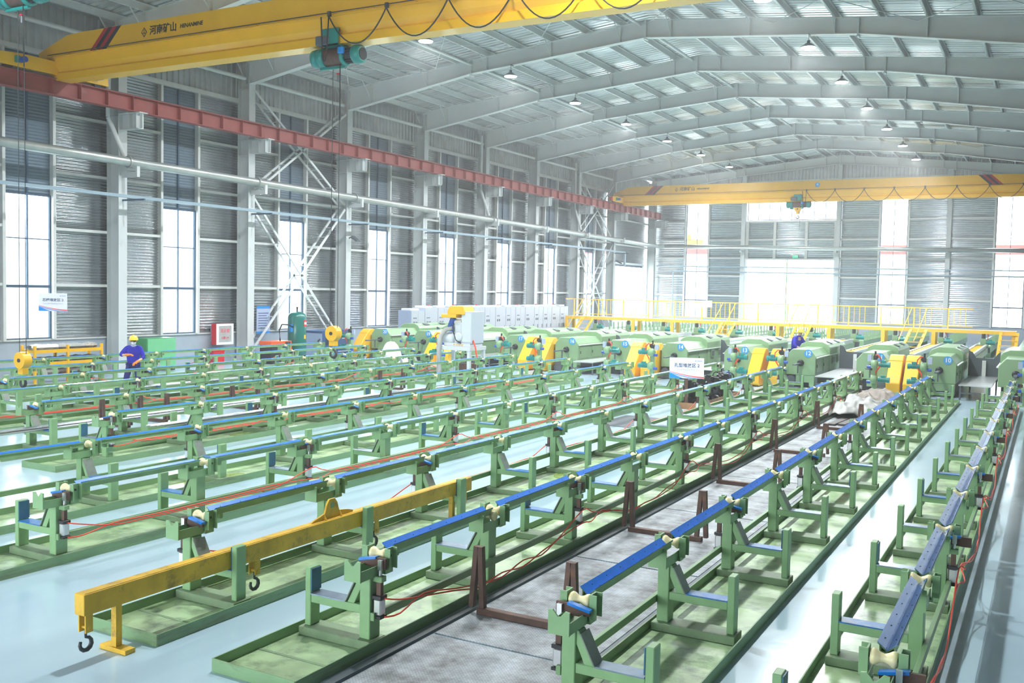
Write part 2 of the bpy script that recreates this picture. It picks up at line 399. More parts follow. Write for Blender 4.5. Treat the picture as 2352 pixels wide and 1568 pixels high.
for c in cols_l:
    if c+DB > 66: 
        continue
    w0 = c+WL; w1 = w0+WW
    nwin += 1
    o = window_obj('window_%d' % nwin, WW, SILL, TRANS, WTOP, zm=4.36); o.location = (XL, w0, 0)
    portal((XL-.12, w0+WW/2, (SILL+WTOP)/2), (0, R(-90), 0), WTOP-SILL, WW)
    for i, (a, b_) in enumerate(zip(GZ[:-1], GZ[1:])):
        for (l0, l1) in ((0, WL-.05), (WL+WW+.05, DB)):
            part('cladding_panel', cached(('cp', i, l0), lambda: corr_h(l0, l1, a, b_).mesh('cladding_panel', 'galv', fix=False)), None, wall_left, (XL-.04, c, 0))
            if i: part('girt', cached(('gi', i, l0), lambda: MB().box(-.0, .12, l0, l1, a-.045, a+.045).mesh('girt', 'girt')), None, wall_left, (XL+.01, c, 0))
    for side in (0, 1):
        y0 = WL-.02+side*(WW/2+.02); y1 = WL+WW/2+side*(WW/2+.02)
        part('shutter_panel', cached(('sh', side), lambda: corr_h(y0, y1, WTOP, GTOP+.06, .1, .02, 4).mesh('shutter_panel', 'shutter', fix=False)), None, wall_left, (XL-.03, c, 0))
    part('shutter_mullion', cached('shm', lambda: MB().box(-.03, .035, WL+WW/2-.03, WL+WW/2+.03, WTOP, GTOP-.05).mesh('shutter_mullion', 'win_frame')), None, wall_left, (XL, c, 0))
    for yp in (WL-.1, WL+WW):
        part('window_post', cached(('wp', yp), lambda: MB().box(-.06, .16, yp, yp+.1, SILL, GTOP).mesh('window_post', 'girt')), None, wall_left, (XL, c, 0))
    part('upper_cladding', cached('uc', lambda: corr_v(0, DB, GTOP, 11.75).mesh('upper_cladding', 'galv_upper', fix=False)), None, wall_left, (XL-.06, c, 0))
    part('top_girt', cached('tg', lambda: MB().box(0, .16, .1, DB-.1, GTOP-.05, GTOP+.12).mesh('top_girt', 'girt')), None, wall_left, (XL, c, 0))
    part('eave_strut', cached('es', lambda: MB().cyl((.5, .2, 11.0), (.5, DB-.2, 11.0), .08, 12).mesh('eave_strut', 'frame_paint')), None, wall_left, (XL, c, 0))
# last bay: roller door
c = cols_l[-1]
for i, (a, b_) in enumerate(zip(GZ[3:-1], GZ[4:])):
    part('cladding_panel', corr_h(.3, 8.2, a, b_).mesh('cladding_panel', 'galv', fix=False), None, wall_left, (XL-.04, c, 0))
part('upper_cladding', corr_v(0, 8.4, GTOP, 11.75).mesh('upper_cladding', 'galv_upper', fix=False), None, wall_left, (XL-.06, c, 0))
for z in (GZ[3], GZ[4]): part('girt', MB().box(0, .12, .3, 8.2, z-.05, z+.05), 'girt', wall_left, (XL, c, 0))
part('top_girt', MB().box(0, .16, .3, 8.2, GTOP-.05, GTOP+.12), 'girt', wall_left, (XL, c, 0))
part('cladding_panel', corr_h(.3, 8.2, 5.2, GZ[3]).mesh('cladding_panel', 'galv', fix=False), None, wall_left, (XL-.04, c, 0))
d1 = struct('door_1', MB().box(XL-.05, XL+.15, 64.75, 64.9, 0, 5.2).box(XL-.05, XL+.15, 71.3, 71.45, 0, 5.2).box(XL-.05, XL+.15, 64.9, 71.3, 5.1, 5.25), 'frame_paint')
part('door_track', MB().box(XL-.02, XL+.06, 64.9, 71.3, 4.95, 5.1), 'win_frame', d1)
portal((XL-.12, 68, 2.6), (0, R(-90), 0), 5.2, 6.4)

# columns with corbels, braces, downpipes
def column_mb(zt):
    b = MB(); b.box(-.3, -.28, -.17, .17, 0, zt).box(.26, .29, -.17, .17, 0, zt).box(-.28, .26, -.012, .012, 0, zt)
    for z in (8.05, 8.62, 10.6): b.box(-.28, .26, -.16, .16, z, z+.02)
    return b
colm = column_mb(11.6).mesh('column', 'column_paint')
corb = MB().box(.29, 1.15, -.1, .1, 8.12, 8.14).box(.29, 1.3, -.17, .17, 8.62, 8.65).box(.29, 1.25, -.012, .012, 8.14, 8.62).box(.75, .77, -.15, .15, 8.14, 8.62).box(1.1, 1.12, -.15, .15, 8.14, 8.62).mesh('corbel', 'column_paint')
pbr = MB().box(.29, 1.05, -.06, .06, 6.55, 6.72).box(.97, 1.05, -.06, .06, 6.72, 6.9).mesh('pipe_bracket', 'column_paint')
cbr = MB().bar((.29, 0, 5.8), (1.35, 0, 5.8), .06, .06).mesh('conduit_bracket', 'win_frame')
foot = MB().box(-.42, .42, -.32, .32, 0, .04).mesh('base_plate', 'column_paint')
for y in cols_l+[72.3]:
    if y < 8: continue
    cc = part('column', colm, None, wall_left, (XL+.42, y, 0))
    part('corbel', corb, None, cc); part('base_plate', foot, None, cc)
    if y < 72: part('pipe_bracket', pbr, None, cc); part('conduit_bracket', cbr, None, cc)
dp = MB().cyl((0, 0, 8.5), (0, 0, 11.4), .08, 12).cyl((0, 0, 8.5), (.25, .5, 7.1), .08, 12).mesh('downpipe', 'column_paint')
for k in (0, 4, 6): part('downpipe', dp, None, wall_left, (XL+.55, BAY0+DB*k-.45, 0))
def lattice(p, q, gap=.42):
    b = MB(); p = Vector(p); q = Vector(q); off = Vector((gap/2, 0, 0))
    b.bar(p-off, q-off, .05, .09); b.bar(p+off, q+off, .05, .09)
    n = int((q-p).length/.55)
    for i in range(1, n):
        c0 = p+(q-p)*(i/n); b.bar(c0-off, c0+off, .07, .02)
    return b
for y0 in (BAY0+DB, BAY0+DB*6):
    x = XL+.42
    for (za, zb) in ((10.6, 6.65), (6.45, .5)):
        part('cross_brace', lattice((x, y0+.2, za), (x, y0+DB-.2, zb)), 'frame_paint', wall_left)
        part('cross_brace', lattice((x, y0+.2, zb), (x, y0+DB-.2, za)), 'frame_paint', wall_left)
    part('brace_strut', MB().cyl((x, y0+.2, 6.55), (x, y0+DB-.2, 6.55), .06, 10), 'frame_paint', wall_left)

# far wall
wall_far = struct('wall_far', MB().box(XL, -20.7, YF, YF+.25, 0, SILL).box(-13.6, XRW, YF, YF+.25, 0, SILL), 'plinth')
FC = [-27.7, -20.45, XM, -6.3, .4]
def corr_far(x0, x1, z0, z1, pitch=.13, depth=.035):
    b = corr_h(-x1, -x0, z0, z1, pitch, depth)
    b.v = [(-y, -x, z) for x, y, z in b.v]
    return b
wins = [(-25.03, -23.25, 1), (-10.76, -8.95, 1), (-3.45, -1.6, 1)]
fgz = [SILL, 2.94, 4.43, 5.8, 7.16, 8.55, 10.0]
def far_strip(x0, x1, zlo=SILL):
    for a, b_ in zip(fgz[:-1], fgz[1:]):
        if b_ <= zlo+.05: continue
        part('cladding_panel', corr_far(x0, x1, max(a, zlo), b_).mesh('cladding_panel', 'galv', fix=False), None, wall_far, (0, YF-.01, 0))
        if a > SILL and a >= zlo: part('girt', MB().box(x0, x1, -.16, -.05, a-.05, a+.05), 'girt', wall_far, (0, YF, 0))
far_strip(-27.6, -25.03); far_strip(-23.25, -20.6); far_strip(-13.45, -10.76); far_strip(-8.95, -6.35); far_strip(-6.25, -3.45); far_strip(-1.6, .9)
for x0, x1 in ((-20.3, -18.2), (-18.1, -15.9), (-15.8, -13.75)):
    for a, b_ in ((5.8, 7.16), (7.16, 8.5)):
        part('cladding_panel', corr_far(x0, x1, a, b_).mesh('cladding_panel', 'galv', fix=False), None, wall_far, (0, YF-.01, 0))
for x in (-20.2, -18.15, -15.85, -13.8): part('door_post', MB().box(x-.1, x+.1, -.14, -.02, 5.75, 8.55), 'girt', wall_far, (0, YF, 0))
for z in (7.16, 8.52): part('girt', MB().box(-20.3, -13.7, -.16, -.05, z-.05, z+.05), 'girt', wall_far, (0, YF, 0))
for x0, x1, _ in wins:
    nwin += 1
    o = window_obj('window_%d' % nwin, x1-x0, SILL, 2.55, 10.0, nmull=2, zm=7.2)
    o.location = (x0, YF, 0); o.rotation_euler = (0, 0, R(-90)); o.location = (x0, YF+.02, 0)
    portal(((x0+x1)/2, YF+.15, 5.6), (R(-90), 0, 0), x1-x0, 8.8)
    for x in (x0-.12, x1): part('window_post', MB().box(x, x+.12, -.14, .03, SILL, 10.0), 'girt', wall_far, (0, YF, 0))
nwin += 1
o = window_obj('window_%d' % nwin, 6.5, 8.6, None, 10.0, nmull=8); o.location = (-20.25, YF+.02, 0); o.rotation_euler = (0, 0, R(-90))
portal((-17, YF+.15, 9.3), (R(-90), 0, 0), 6.4, 1.3)
d2 = struct('door_2', MB().box(-20.33, -20.18, YF-.1, YF+.1, 0, 5.8).box(-13.86, -13.72, YF-.1, YF+.1, 0, 5.8).box(-20.18, -13.86, YF-.1, YF+.1, 5.68, 5.8), 'frame_paint')
part('door_centre_post', MB().box(-17.24, -17.18, YF, YF+.06, 0, 5.68), 'leaf', d2)
portal((-17, YF+.15, 2.85), (R(-90), 0, 0), 6.4, 5.6)
def gable():
    b = MB(); n = 116; pts = []
    for k in range(n):
        x = -28+(28.9)*k/n; p = 28.9/n
        for dx, d in ((0, 0), (p*.55, 0), (p*.66, -.05), (p*.89, -.05)):
            xx = x+dx; pts += [(xx, d, 10.0), (xx, d, rtop(xx)+.25)]
    return b.grid(pts, 2, False)
part('gable_cladding', gable().mesh('gable_cladding', 'galv_upper', fix=False), None, wall_far, (0, YF-.02, 0))
part('top_girt', MB().box(-27.6, .6, -.2, -.06, 9.95, 10.08), 'girt', wall_far, (0, YF, 0))
part('gable_girt', MB().box(-20.3, -6.4, -.2, -.07, 11.45, 11.53), 'girt', wall_far, (0, YF, 0))
fcm = lambda zt: MB().box(-.15, .15, -.02, 0, 0, zt).box(-.15, .15, -.34, -.32, 0, zt).box(-.012, .012, -.32, -.02, 0, zt)
for x in FC[1:-1]: part('column', fcm(rbot(x)), 'column_paint', wall_far, (x, YF-.12, 0))

# right and rear walls (behind and beside the camera): right one closed to dim that side, rear one open for fill light
wall_right = struct('wall_right', MB().box(XRW, XRW+.25, YB, YF, 0, SILL), 'plinth')
wall_back = struct('wall_back', MB().box(XL, XRW, YB-.25, YB, 6.0, 12.9).box(XL, -25, YB-.25, YB, 0, 6).box(-3, XRW, YB-.25, YB, 0, 6), 'galv_upper')
portal((-14, YB-.2, 3), (R(90), 0, 0), 22, 6)
rw1 = corr_h(-DB, 0, SILL, 12, .2, .05, 4).mesh('cladding_panel', 'galv')
for k in range(-5, 9):
    part('cladding_panel', rw1, None, wall_right, (XRW+.03, BAY0+DB*k, 0), (0, 0, R(180)))

# ------------------------------------------------------------------ roof
ceiling = struct('ceiling', None, None)
def roof_sheet(sgn, ylen):
    b = MB(); n = round(ylen/.3); pts = []; x0, x1 = XM, XM+sgn*14.9
    for k in range(n+1):
        y = ylen*k/n; p = ylen/n
        for dy, d in ((0, 0), (p*.6, 0), (p*.7, .05), (p*.9, .05)):
            if k == n and dy: break
            pts += [(x0, y+dy, rtop(x0)+.24+d), (x1, y+dy, rtop(x1)+.24+d)]
    return b.grid(pts, 2, False)
for sgn in (-1, 1):
    me = roof_sheet(sgn, 2.0).mesh('roof_sheet', 'roof', fix=False)
    for k in range(41): part('roof_sheet', me, None, ceiling, (0, YB-.6+2.0*k, 0))
purl_x = [1.0+1.45*i for i in range(10)]
for sgn in (-1, 1):
    for a in purl_x:
        x = XM+sgn*a; z = rtop(x)
        b = MB().box(x-.008, x+.008, YB, YF, z, z+.22).box(x, x+.07, YB, YF, z+.21, z+.225).box(x-.07, x, YB, YF, z, z+.015)
        part('purlin', b, 'purlin', ceiling)
part('ridge_strut', MB().cyl((XM-.25, YB, 13.0), (XM-.25, YF, 13.0), .06, 10), 'frame_paint', ceiling)
part('ridge_tube', MB().cyl((XM-7.55, YB, 12.2), (XM-7.55, YF, 12.2), .06, 10), 'frame_paint', ceiling)
def rafter_mb():
    b = MB(); xs = [XM-14.1, XM-7.55, XM, XM+7.55, XM+14.1]
    for x0, x1 in zip(xs[:-1], xs[1:]):
        for (fz, t) in ((rtop, -.02), (rbot, .02)):
            z0, z1 = fz(x0), fz(x1)
            b._add([(x0,-.13,z0),(x1,-.13,z1),(x1,.13,z1),(x0,.13,z0),(x0,-.13,z0+t),(x1,-.13,z1+t),(x1,.13,z1+t),(x0,.13,z0+t)],
                   [(0,3,2,1),(4,5,6,7),(0,1,5,4),(1,2,6,5),(2,3,7,6),(3,0,4,7)])
        b._add([(x0,-.01,rbot(x0)),(x1,-.01,rbot(x1)),(x1,-.01,rtop(x1)),(x0,-.01,rtop(x0)),(x0,.01,rbot(x0)),(x1,.01,rbot(x1)),(x1,.01,rtop(x1)),(x0,.01,rtop(x0))],
               [(0,1,2,3),(7,6,5,4),(0,4,5,1),(1,5,6,2),(2,6,7,3),(3,7,4,0)])
    return b
rme = rafter_mb().mesh('rafter', 'frame_paint')
stm = {}
for y in FRAMES:
    rf = part('rafter', rme, None, ceiling, (0, y, 0))
    for sgn in (-1, 1):
        for i, a in enumerate(purl_x):
            x = XM+sgn*a
            if i % 2 == 0 or i == 9:
                part('fly_brace', cached(('fb', x), lambda: MB().bar((x, -.75, rtop(x)+.02), (x, -.05, rbot(x)+.04), .05, .012, side=(1, 0, 0)).mesh('fly_brace', 'frame_paint')), None, rf)
                part('stiffener', cached(('st', x), lambda: MB().box(x-.006, x+.006, -.12, .12, rbot(x)+.02, rtop(x)-.02).mesh('stiffener', 'frame_paint')), None, rf)
        x = XM+sgn*7.55
        part('splice_plate', cached(('sp', x), lambda: MB().box(x-.03, x+.03, -.15, .15, rbot(x)-.09, rtop(x)).mesh('splice_plate', 'frame_paint')), None, rf)
    part('splice_plate', cached('spm', lambda: MB().box(XM-.03, XM+.03, -.15, .15, rbot(XM)-.06, rtop(XM)).mesh('splice_plate', 'frame_paint')), None, rf)
# wind bracing rods under the roof
for y0 in (BAY0+DB, BAY0+DB*6):
    for sgn in (-1, 1):
        for (xa, xb) in ((0, 4.7), (4.7, 9.4), (9.4, 13.9)):
            a0, a1 = XM+sgn*xa, XM+sgn*xb
            part('wind_brace', MB().cyl((a0, y0, rtop(a0)-.12), (a1, y0+DB, rtop(a1)-.12), .014, 6), 'frame_paint', ceiling)
            part('wind_brace', MB().cyl((a1, y0, rtop(a1)-.12), (a0, y0+DB, rtop(a0)-.12), .014, 6), 'frame_paint', ceiling)

# ------------------------------------------------------------------ added scatter volume imitating an overexposed veil
hz = bpy.data.materials.new('hall_haze'); hz.use_nodes = True; hz.node_tree.nodes.clear()
ho = hz.node_tree.nodes.new('ShaderNodeOutputMaterial'); hv = hz.node_tree.nodes.new('ShaderNodeVolumeScatter')
hv.inputs['Density'].default_value = .0034; hv.inputs['Anisotropy'].default_value = .3
hz.node_tree.links.new(hv.outputs[0], ho.inputs['Volume']); MATS['haze'] = hz
link('haze', MB().box(XL-.6, XRW+.6, YB-.6, YF+.6, -.22, 14.6).mesh('haze', 'haze'), label='thin pale haze filling the air of the hall', cat='haze', kind='stuff')

# ------------------------------------------------------------------ lamps
shade = MB().lathe([(0, .05), (.09, .06), (.1, .1), (.22, .26), (.24, .26)], (0, 0, 0), (0, 0, -1), 18).mesh('lamp_shade', 'lamp_metal')
lens = MB().lathe([(.238, .25), (.262, .235)], (0, 0, 0), (0, 0, -1), 18).mesh('lamp_lens', 'lamp_lens')
ordn = ['first', 'second', 'third', 'fourth', 'fifth', 'sixth', 'seventh', 'eighth', 'ninth', 'tenth', 'eleventh']
for (x, tag) in ((-19.2, 'on the window side of the ridge'), (-7.6, 'on the windowless side of the ridge')):
    for k, y in enumerate(FRAMES[-2:0:-1]):  # nearest lamps hang out of view, kept to brighten the near floor
        if x < -10 and 12 < y < 20: continue
        z = rbot(x)-.22
        lp = thing('high_bay_lamp', 'lit bell-shaped rafter lamp %s, %s from the far wall' % (tag, ordn[k]), 'lamp', (x, y-.2, z), group='high bay lamps under the rafters')
        part('lamp_hanger', MB().cyl((0, 0, 0), (0, 0, .22), .012, 6).box(-.02, .02, 0, .2, .2, .23), 'lamp_metal', lp)
        part('lamp_shade', shade, None, lp); part('lamp_lens', lens, None, lp)
        l = bpy.data.lights.new('lamp_light', 'AREA'); l.shape = 'DISK'; l.size = .46; l.energy = LAMP_POWER; l.color = (.95, .98, 1); l.spread = R(165)
        lo = bpy.data.objects.new('lamp_light', l); COL.objects.link(lo); lo.parent = lp; lo.location = (0, 0, -.27)

# ------------------------------------------------------------------ runway beam, pipes
rb = thing('runway_beam', 'long red-brown crane runway beam on brackets along the window wall', 'beam', (-26.7, 0, 0))
part('beam', MB().box(-.15, .15, 6, 71.2, 8.66, 8.68).box(-.15, .15, 6, 71.2, 9.14, 9.16).box(-.008, .008, 6, 71.2, 8.68, 9.14), 'rail_red', rb)
part('crane_rail', MB().box(-.03, .03, 6, 71.2, 9.16, 9.21), 'rail_top', rb)
sm = MB().box(.008, .14, -.006, .006, 8.68, 9.14).mesh('stiffener', 'rail_red')
for k in range(66): part('stiffener', sm, None, rb, (0, 6.3+.983*k, 0))
part('end_stop', MB().box(-.15, .15, 71.2, 71.22, 8.66, 9.2), 'rail_red', rb)
rb2 = thing('runway_beam', 'red-brown crane runway beam along the unseen side wall', 'beam', (-.45, 0, 0))
part('beam', MB().box(-.15, .15, 6, 71.2, 8.66, 8.68).box(-.15, .15, 6, 71.2, 9.14, 9.16).box(-.008, .008, 6, 71.2, 8.68, 9.14), 'rail_red', rb2)
part('bracket', MB().box(.1, 1.4, 6, 6.3, 8.4, 8.66), 'column_paint', rb2)
pp = thing('duct_pipe', 'fat grey pipe on brackets running along the window wall', 'pipe', (0, 0, 0))
part('pipe_run', MB().tube([(-27.0, 8, 7.16), (-27.0, 30, 6.99), (-27.0, 50, 6.83), (-27.0, 71.0, 6.66), (-26.9, 71.6, 6.66), (-26.4, 71.75, 6.66)], .15, 16), 'pipe', pp)
pf = thing('duct_pipe', 'fat grey pipe running across the far wall below the yellow crane', 'pipe', (0, 0, 0))
part('pipe_run', MB().tube([(-26.38, 71.75, 6.66), (-14, 71.75, 6.48), (.8, 71.75, 6.28)], .15, 16), 'pipe', pf)
for x in (-20.45, XM, -6.3): part('pipe_bracket', MB().box(x-.05, x+.05, 71.7, 72.5, 6.2, 6.32), 'column_paint', pf)
fl = MB().cyl((0, -.03, 0), (0, .03, 0), .2, 16).mesh('flange', 'pipe')
for y in (BAY0-.1, BAY0+DB-.1, BAY0+2*DB-.1, BAY0+4*DB-.1, BAY0+6*DB-.1): part('flange', fl, None, pp, (-27.0, y, 7.16-(y-8)*.0079))
cd = thing('cable_tray', 'slim blue-grey cable tray on wall columns beneath the fat grey pipe', 'cable tray', (0, 0, 0))
part('tray_run', MB().box(-26.8, -26.68, 8, 64.6, 5.83, 5.93), 'conduit', cd)
part('tray_drop', MB().box(-26.8, -26.68, 64.5, 64.65, 4.9, 5.83), 'conduit', cd)
fcd = thing('conduit_pair', 'two thin pipes running side by side across the far wall', 'pipe', (0, 0, 0))
part('conduit', MB().cyl((-27.2, 72.2, 5.14), (.8, 72.2, 5.0), .045, 8), 'conduit', fcd)
part('conduit', MB().cyl((-25.8, 72.2, 4.75), (.8, 72.2, 4.6), .05, 8), 'conduit', fcd)
part('conduit_drop', MB().cyl((-25.8, 72.2, 4.75), (-25.8, 72.2, 1.2), .05, 8), 'conduit', fcd)

# ------------------------------------------------------------------ roller conveyors
ROWX = [-0.835, -2.989, -5.008, -7.294, -9.447, -11.764, -14.015, -16.189, -18.434, -20.52, -22.806, -25.032]
ROWY = [6.548, 6.55, 6.741, 6.87, 6.956, 7.022, 11.205, 11.283, 11.44, 13.548, 13.591, 15.689]
MACH_Y = 33.3
def stand_meshes(s):
    M = {}; u = -s
    M['stand'] = MB().box(-.055, .055, -.2, -.05, .1, .64).mesh('stand', 'green', .006)
    M['base_beam'] = MB().box(-s*.09, s*.69, -.25, -.02, .022, .1).mesh('base_beam', 'base_beam', .005)
    M['arm'] = MB().box(s*.055, s*.6, -.19, -.07, .31, .385).mesh('arm', 'green', .005)
    M['arm_post'] = MB().box(s*.6, s*.665, -.195, -.065, .1, .62).mesh('arm_post', 'green', .006)
    M['brace'] = MB().prism([(s*.055, .63), (s*.055, .53), (s*.125, .385), (s*.2, .385), (s*.075, .63)], 'y', -.185, -.075).mesh('brace', 'green', .003)
    M['brace_pad'] = MB().bar((s*.095, -.13, .615), (s*.212, -.13, .388), .15, .012, side=(s*.9, 0, .4)).mesh('wear_pad', 'grey_pad', .002)
    M['arm_pad'] = MB().box(s*.215, s*.6, -.205, -.055, .385, .397).mesh('wear_pad', 'pad_steel', .002)
    M['arm_pad_blue'] = MB().box(s*.215, s*.6, -.205, -.055, .385, .397).mesh('wear_pad', 'blue_worn', .002)
    M['post_pad'] = MB().box(s*.588, s*.6, -.195, -.065, .41, .61).mesh('wear_pad', 'pad_teal', .002)
    M['head_channel'] = MB().box(-.078, .078, -.36, .03, .64, .652).box(-.078, -.07, -.36, .03, .652, .73).box(.07, .078, -.36, .03, .652, .73).mesh('head_channel', 'green')
    M['v_plate'] = MB().prism([(-.085, .64), (.085, .64), (.085, .815), (.05, .82), (.008, .772), (-.008, .772), (-.05, .82), (-.085, .815)], 'y', -.375, -.36).mesh('v_plate', 'green')
    for q, key in ((-1, 'ear_a'), (1, 'ear_b')):
        M[key] = MB().box(q*.092, q*.104, -.05, .06, .66, .86).box(q*.104, q*.15, -.05, -.04, .68, .86).box(q*.104, q*.15, .05, .06, .68, .86).box(q*.07, q*.104, -.05, .06, .64, .66).mesh('roller_bracket', 'green')
    M['roller'] = MB().lathe([(-.084, .03), (-.083, .046), (-.068, .054), (-.05, .051), (-.026, .036), (0, .027), (.026, .036), (.05, .051), (.068, .054), (.083, .046), (.084, .03)], (0, 0, .797), (1, 0, 0), 20).mesh('roller', 'cream')
    M['axle'] = MB().cyl((-.125, 0, .797), (.125, 0, .797), .012, 8).mesh('axle', 'dark')
    M['lever'] = MB().prism([(u*.15, .70), (u*.15, .795), (u*.06, .795), (u*-.125, .757), (u*-.125, .722), (u*.06, .70)], 'y', -.115, -.09).mesh('kick_lever', 'brown_steel')
    M['lever_pad'] = MB().bar((u*.055, -.1, .794), (u*-.13, -.1, .757), .055, .022).mesh('lever_pad', 'blue', .002)
    M['cyl_body'] = MB().box(u*.065, u*.145, -.17, -.09, .31, .455).mesh('cylinder_body', 'silver', .012)
    M['cyl_cap_a'] = MB().box(u*.058, u*.152, -.178, -.082, .285, .312).mesh('cylinder_cap', 'black', .004)
    M['cyl_cap_b'] = MB().box(u*.058, u*.152, -.178, -.082, .453, .485).mesh('cylinder_cap', 'black', .004)
    M['cyl_bracket'] = MB().box(u*.085, u*.13, -.15, -.11, .485, .61).mesh('cylinder_bracket', 'brown_steel')
    M['cyl_collar'] = MB().box(u*.055, u*.15, -.165, -.095, .6, .65).mesh('rod_guide', 'green', .004)
    M['cyl_rod'] = MB().cyl((u*.108, -.13, .65), (u*.108, -.13, .72), .016, 8).box(u*.09, u*.13, -.145, -.12, .70, .785).mesh('cylinder_rod', 'silver')
    return M
SM = {1: stand_meshes(1), -1: stand_meshes(-1)}
TL = 1.72
vsec = [(-.064, .853), (0, .799), (.064, .853), (.064, .842), (0, .788), (-.064, .842)]
tro = MB().prism(vsec, 'y', 0, TL)
tro.box(-.05, -.04, .0, TL, .79, .835).box(.04, .05, .0, TL, .79, .835).box(-.05, .05, 0, TL, .785, .792)
for yy in (.1, TL-.1): tro.box(-.03, .03, yy-.02, yy+.02, .73, .785)
TROUGH = tro.mesh('trough', 'green')
LINER = MB().prism([(-.062, .859), (0, .807), (.062, .859), (.062, .852), (0, .8), (-.062, .852)], 'y', -.01, TL+.01).mesh('trough_liner', 'blue')
LINER_SHEEN = LINER.copy(); LINER_SHEEN.name = 'trough_liner'; LINER_SHEEN.materials.clear(); LINER_SHEEN.materials.append(MATS['blue_silver'])  # silvery copy of the blue liner, reflected sheen put into its colour
sc = MB()
for i in range(6):
    for q in (-1, 1):
        y = .15+i*.28
        sc.cyl((q*.035, y, .8355), (q*.035-q*.003, y, .8395), .0045, 6)
SCREWS = sc.mesh('screw', 'black')
def tie_mesh(s): return MB().box(-s*.06, -s*.1, -.2, 1.8, .27, .34).mesh('tie_beam', 'green_rim', .003)
TIE = {1: tie_mesh(1), -1: tie_mesh(-1)}
ROWTXT = ['worn silvery-blue conveyor line on a drip tray, beside the painted walkway lines',
          'green conveyor line beside the steel floor plates, leading to the machine numbered ten',
          'green conveyor line with loosely looping red hoses, on the steel plates\' other edge',
          'green conveyor line with the worn yellow lifting beam lying across its arms',
          'green conveyor line with straight red hoses, first beyond the yellow lifting beam',
          'green conveyor line leading to the machine numbered fourteen, beyond the lifting beam',
          'green conveyor line leading to the machine numbered fifteen, pipes on its arms',
          'green conveyor line leading to the machine numbered sixteen, pipes on its arms',
          'green conveyor line leading to the machine numbered seventeen, beside brown pipe racks',
          'green conveyor line passing just in front of the worker with orange gloves',
          'green conveyor line passing just behind the worker with orange gloves',
          'green conveyor line next to the window wall, leading to the machine numbered twenty']
YCUT = [None]*12
fwd = C.camera.matrix_world.inverted()
def pxx(x, y, z):
    v = fwd @ Vector((x, y, z))
    return 1176+2227.16*v.x/(-v.z) if v.z < 0 else -9999
for ri, (X, Y0) in enumerate(zip(ROWX, ROWY)):
    s = 1 if ri % 2 else -1
    M = SM[s]
    k0 = 0
    row = thing('roller_conveyor', ROWTXT[ri], 'conveyor', (X, Y0, 0), group='roller conveyor lines on drip trays')
    n = int((31.0-Y0)/2)+1
    if ri == 0: n += 0
    ya, yb = -1.2, (n-1)*2+1.0
    # drip tray, in lengths
    xo, xi = s*.75, -s*.115
    tray = part('drip_tray', MB().box(xi, xo, ya, yb, .004, .02), 'tray', row)
    part('tray_rim', MB().box(xo-.006, xo+.006, ya, yb, 0, .105), 'green_rim', tray)
    part('tray_rim', MB().box(xi-.006, xi+.006, ya, yb, 0, .105), 'green_rim', tray)
    part('tray_rim', MB().box(xi, xo, ya-.006, ya+.006, 0, .105), 'green_rim', tray)
    part('tray_rim', MB().box(xi, xo, yb-.006, yb+.006, 0, .105), 'green_rim', tray)
    part('tray_joint', MB().box(min(xi, xo)+.02, max(xi, xo)-.02, -.7, -.67, .02, .024), 'base_beam', tray)
    for q in range(0 if ri in (1, 2) else 2):
        yq = random.uniform(1, max(2, yb-4)); w = random.uniform(.4, 1.2)
        part('oil_puddle', MB().cyl((0, 0, 0), (0, 0, .003), .28, 18), 'algae', tray, (s*.38, yq, .0205)).scale = (1, w*3, 1)
    for k in range(n):
        st = part('stand', M['stand'], None, row, (0, 2*k, 0))
        for key in ('base_beam', 'arm', 'arm_post', 'brace', 'brace_pad', 'arm_pad', 'post_pad', 'head_channel', 'v_plate', 'ear_a', 'ear_b', 'roller', 'axle'):
            if key == 'post_pad' and k % 2: continue
            if key == 'arm_pad' and (ri*3+k) % 4 < 2 and k < 6: key = 'arm_pad_blue'
            me = M[key]; part(me.name.split('.')[0], me, None, st)
        if k % 2 == 0:
            for key in ('lever', 'lever_pad', 'cyl_body', 'cyl_cap_a', 'cyl_cap_b', 'cyl_bracket', 'cyl_collar', 'cyl_rod'):
                me = M[key]; part(me.name.split('.')[0], me, None, st, (.11, .02, -.03) if ri == 0 and key in ('lever', 'lever_pad') else (0, 0, 0))
        if ri == 2 and k == 1:
            part('roller', M['roller'], None, st, (0, -.125, -.03))
        if k < n-1:
            tr = part('trough', TROUGH, None, row, (0, 2*k+.13, 0))
            part('trough_liner', LINER_SHEEN if ri == 0 else LINER, None, tr)
            if ri < 5 and k < 6: part('screw_heads', SCREWS, None, tr, kind='stuff')
        if k < n-1: part('tie_beam', TIE[s], None, row, (0, 2*k, 0))
    # air hose
    xh = -s*.115
    if ri in (0, 2, 4, 6, 8, 10, 3, 11):
        sag = .22 if ri in (0, 2) else .02
        for q, off in enumerate((0, .025)):
            path = []
            for k in range(0, n-1, 2):
                y = 2*k
                path += [(-s*.16, y-.13, .46-.16*q), (-s*.21, y+.03, .42-.12*q), (xh-s*.02, y+.5, .31+off)]
                for t in range(1, 7):
                    yy = y+.5+t*.45
                    if k+2 < n: path.append((xh-s*(.03+(.05 if sag > .1 else 0)*math.sin(t*.45)), yy, .31+off-sag*math.sin(t/7*math.pi)*(.5+.5*random.random())))
            # smooth with Catmull-Rom
            P = [Vector(p) for p in path]; sm_ = []
            for i in range(len(P)-1):
                a, b, c, d = P[max(i-1, 0)], P[i], P[i+1], P[min(i+2, len(P)-1)]
                for t in (0, .33, .66):
                    sm_.append(.5*((2*b)+(c-a)*t+(2*a-5*b+4*c-d)*t*t+(3*b-a-3*c+d)*t**3))
            if len(sm_) > 3: part('air_hose', MB().tube(sm_+[P[-1]], .0075 if ri < 5 else .0095, 6), 'hose', row)

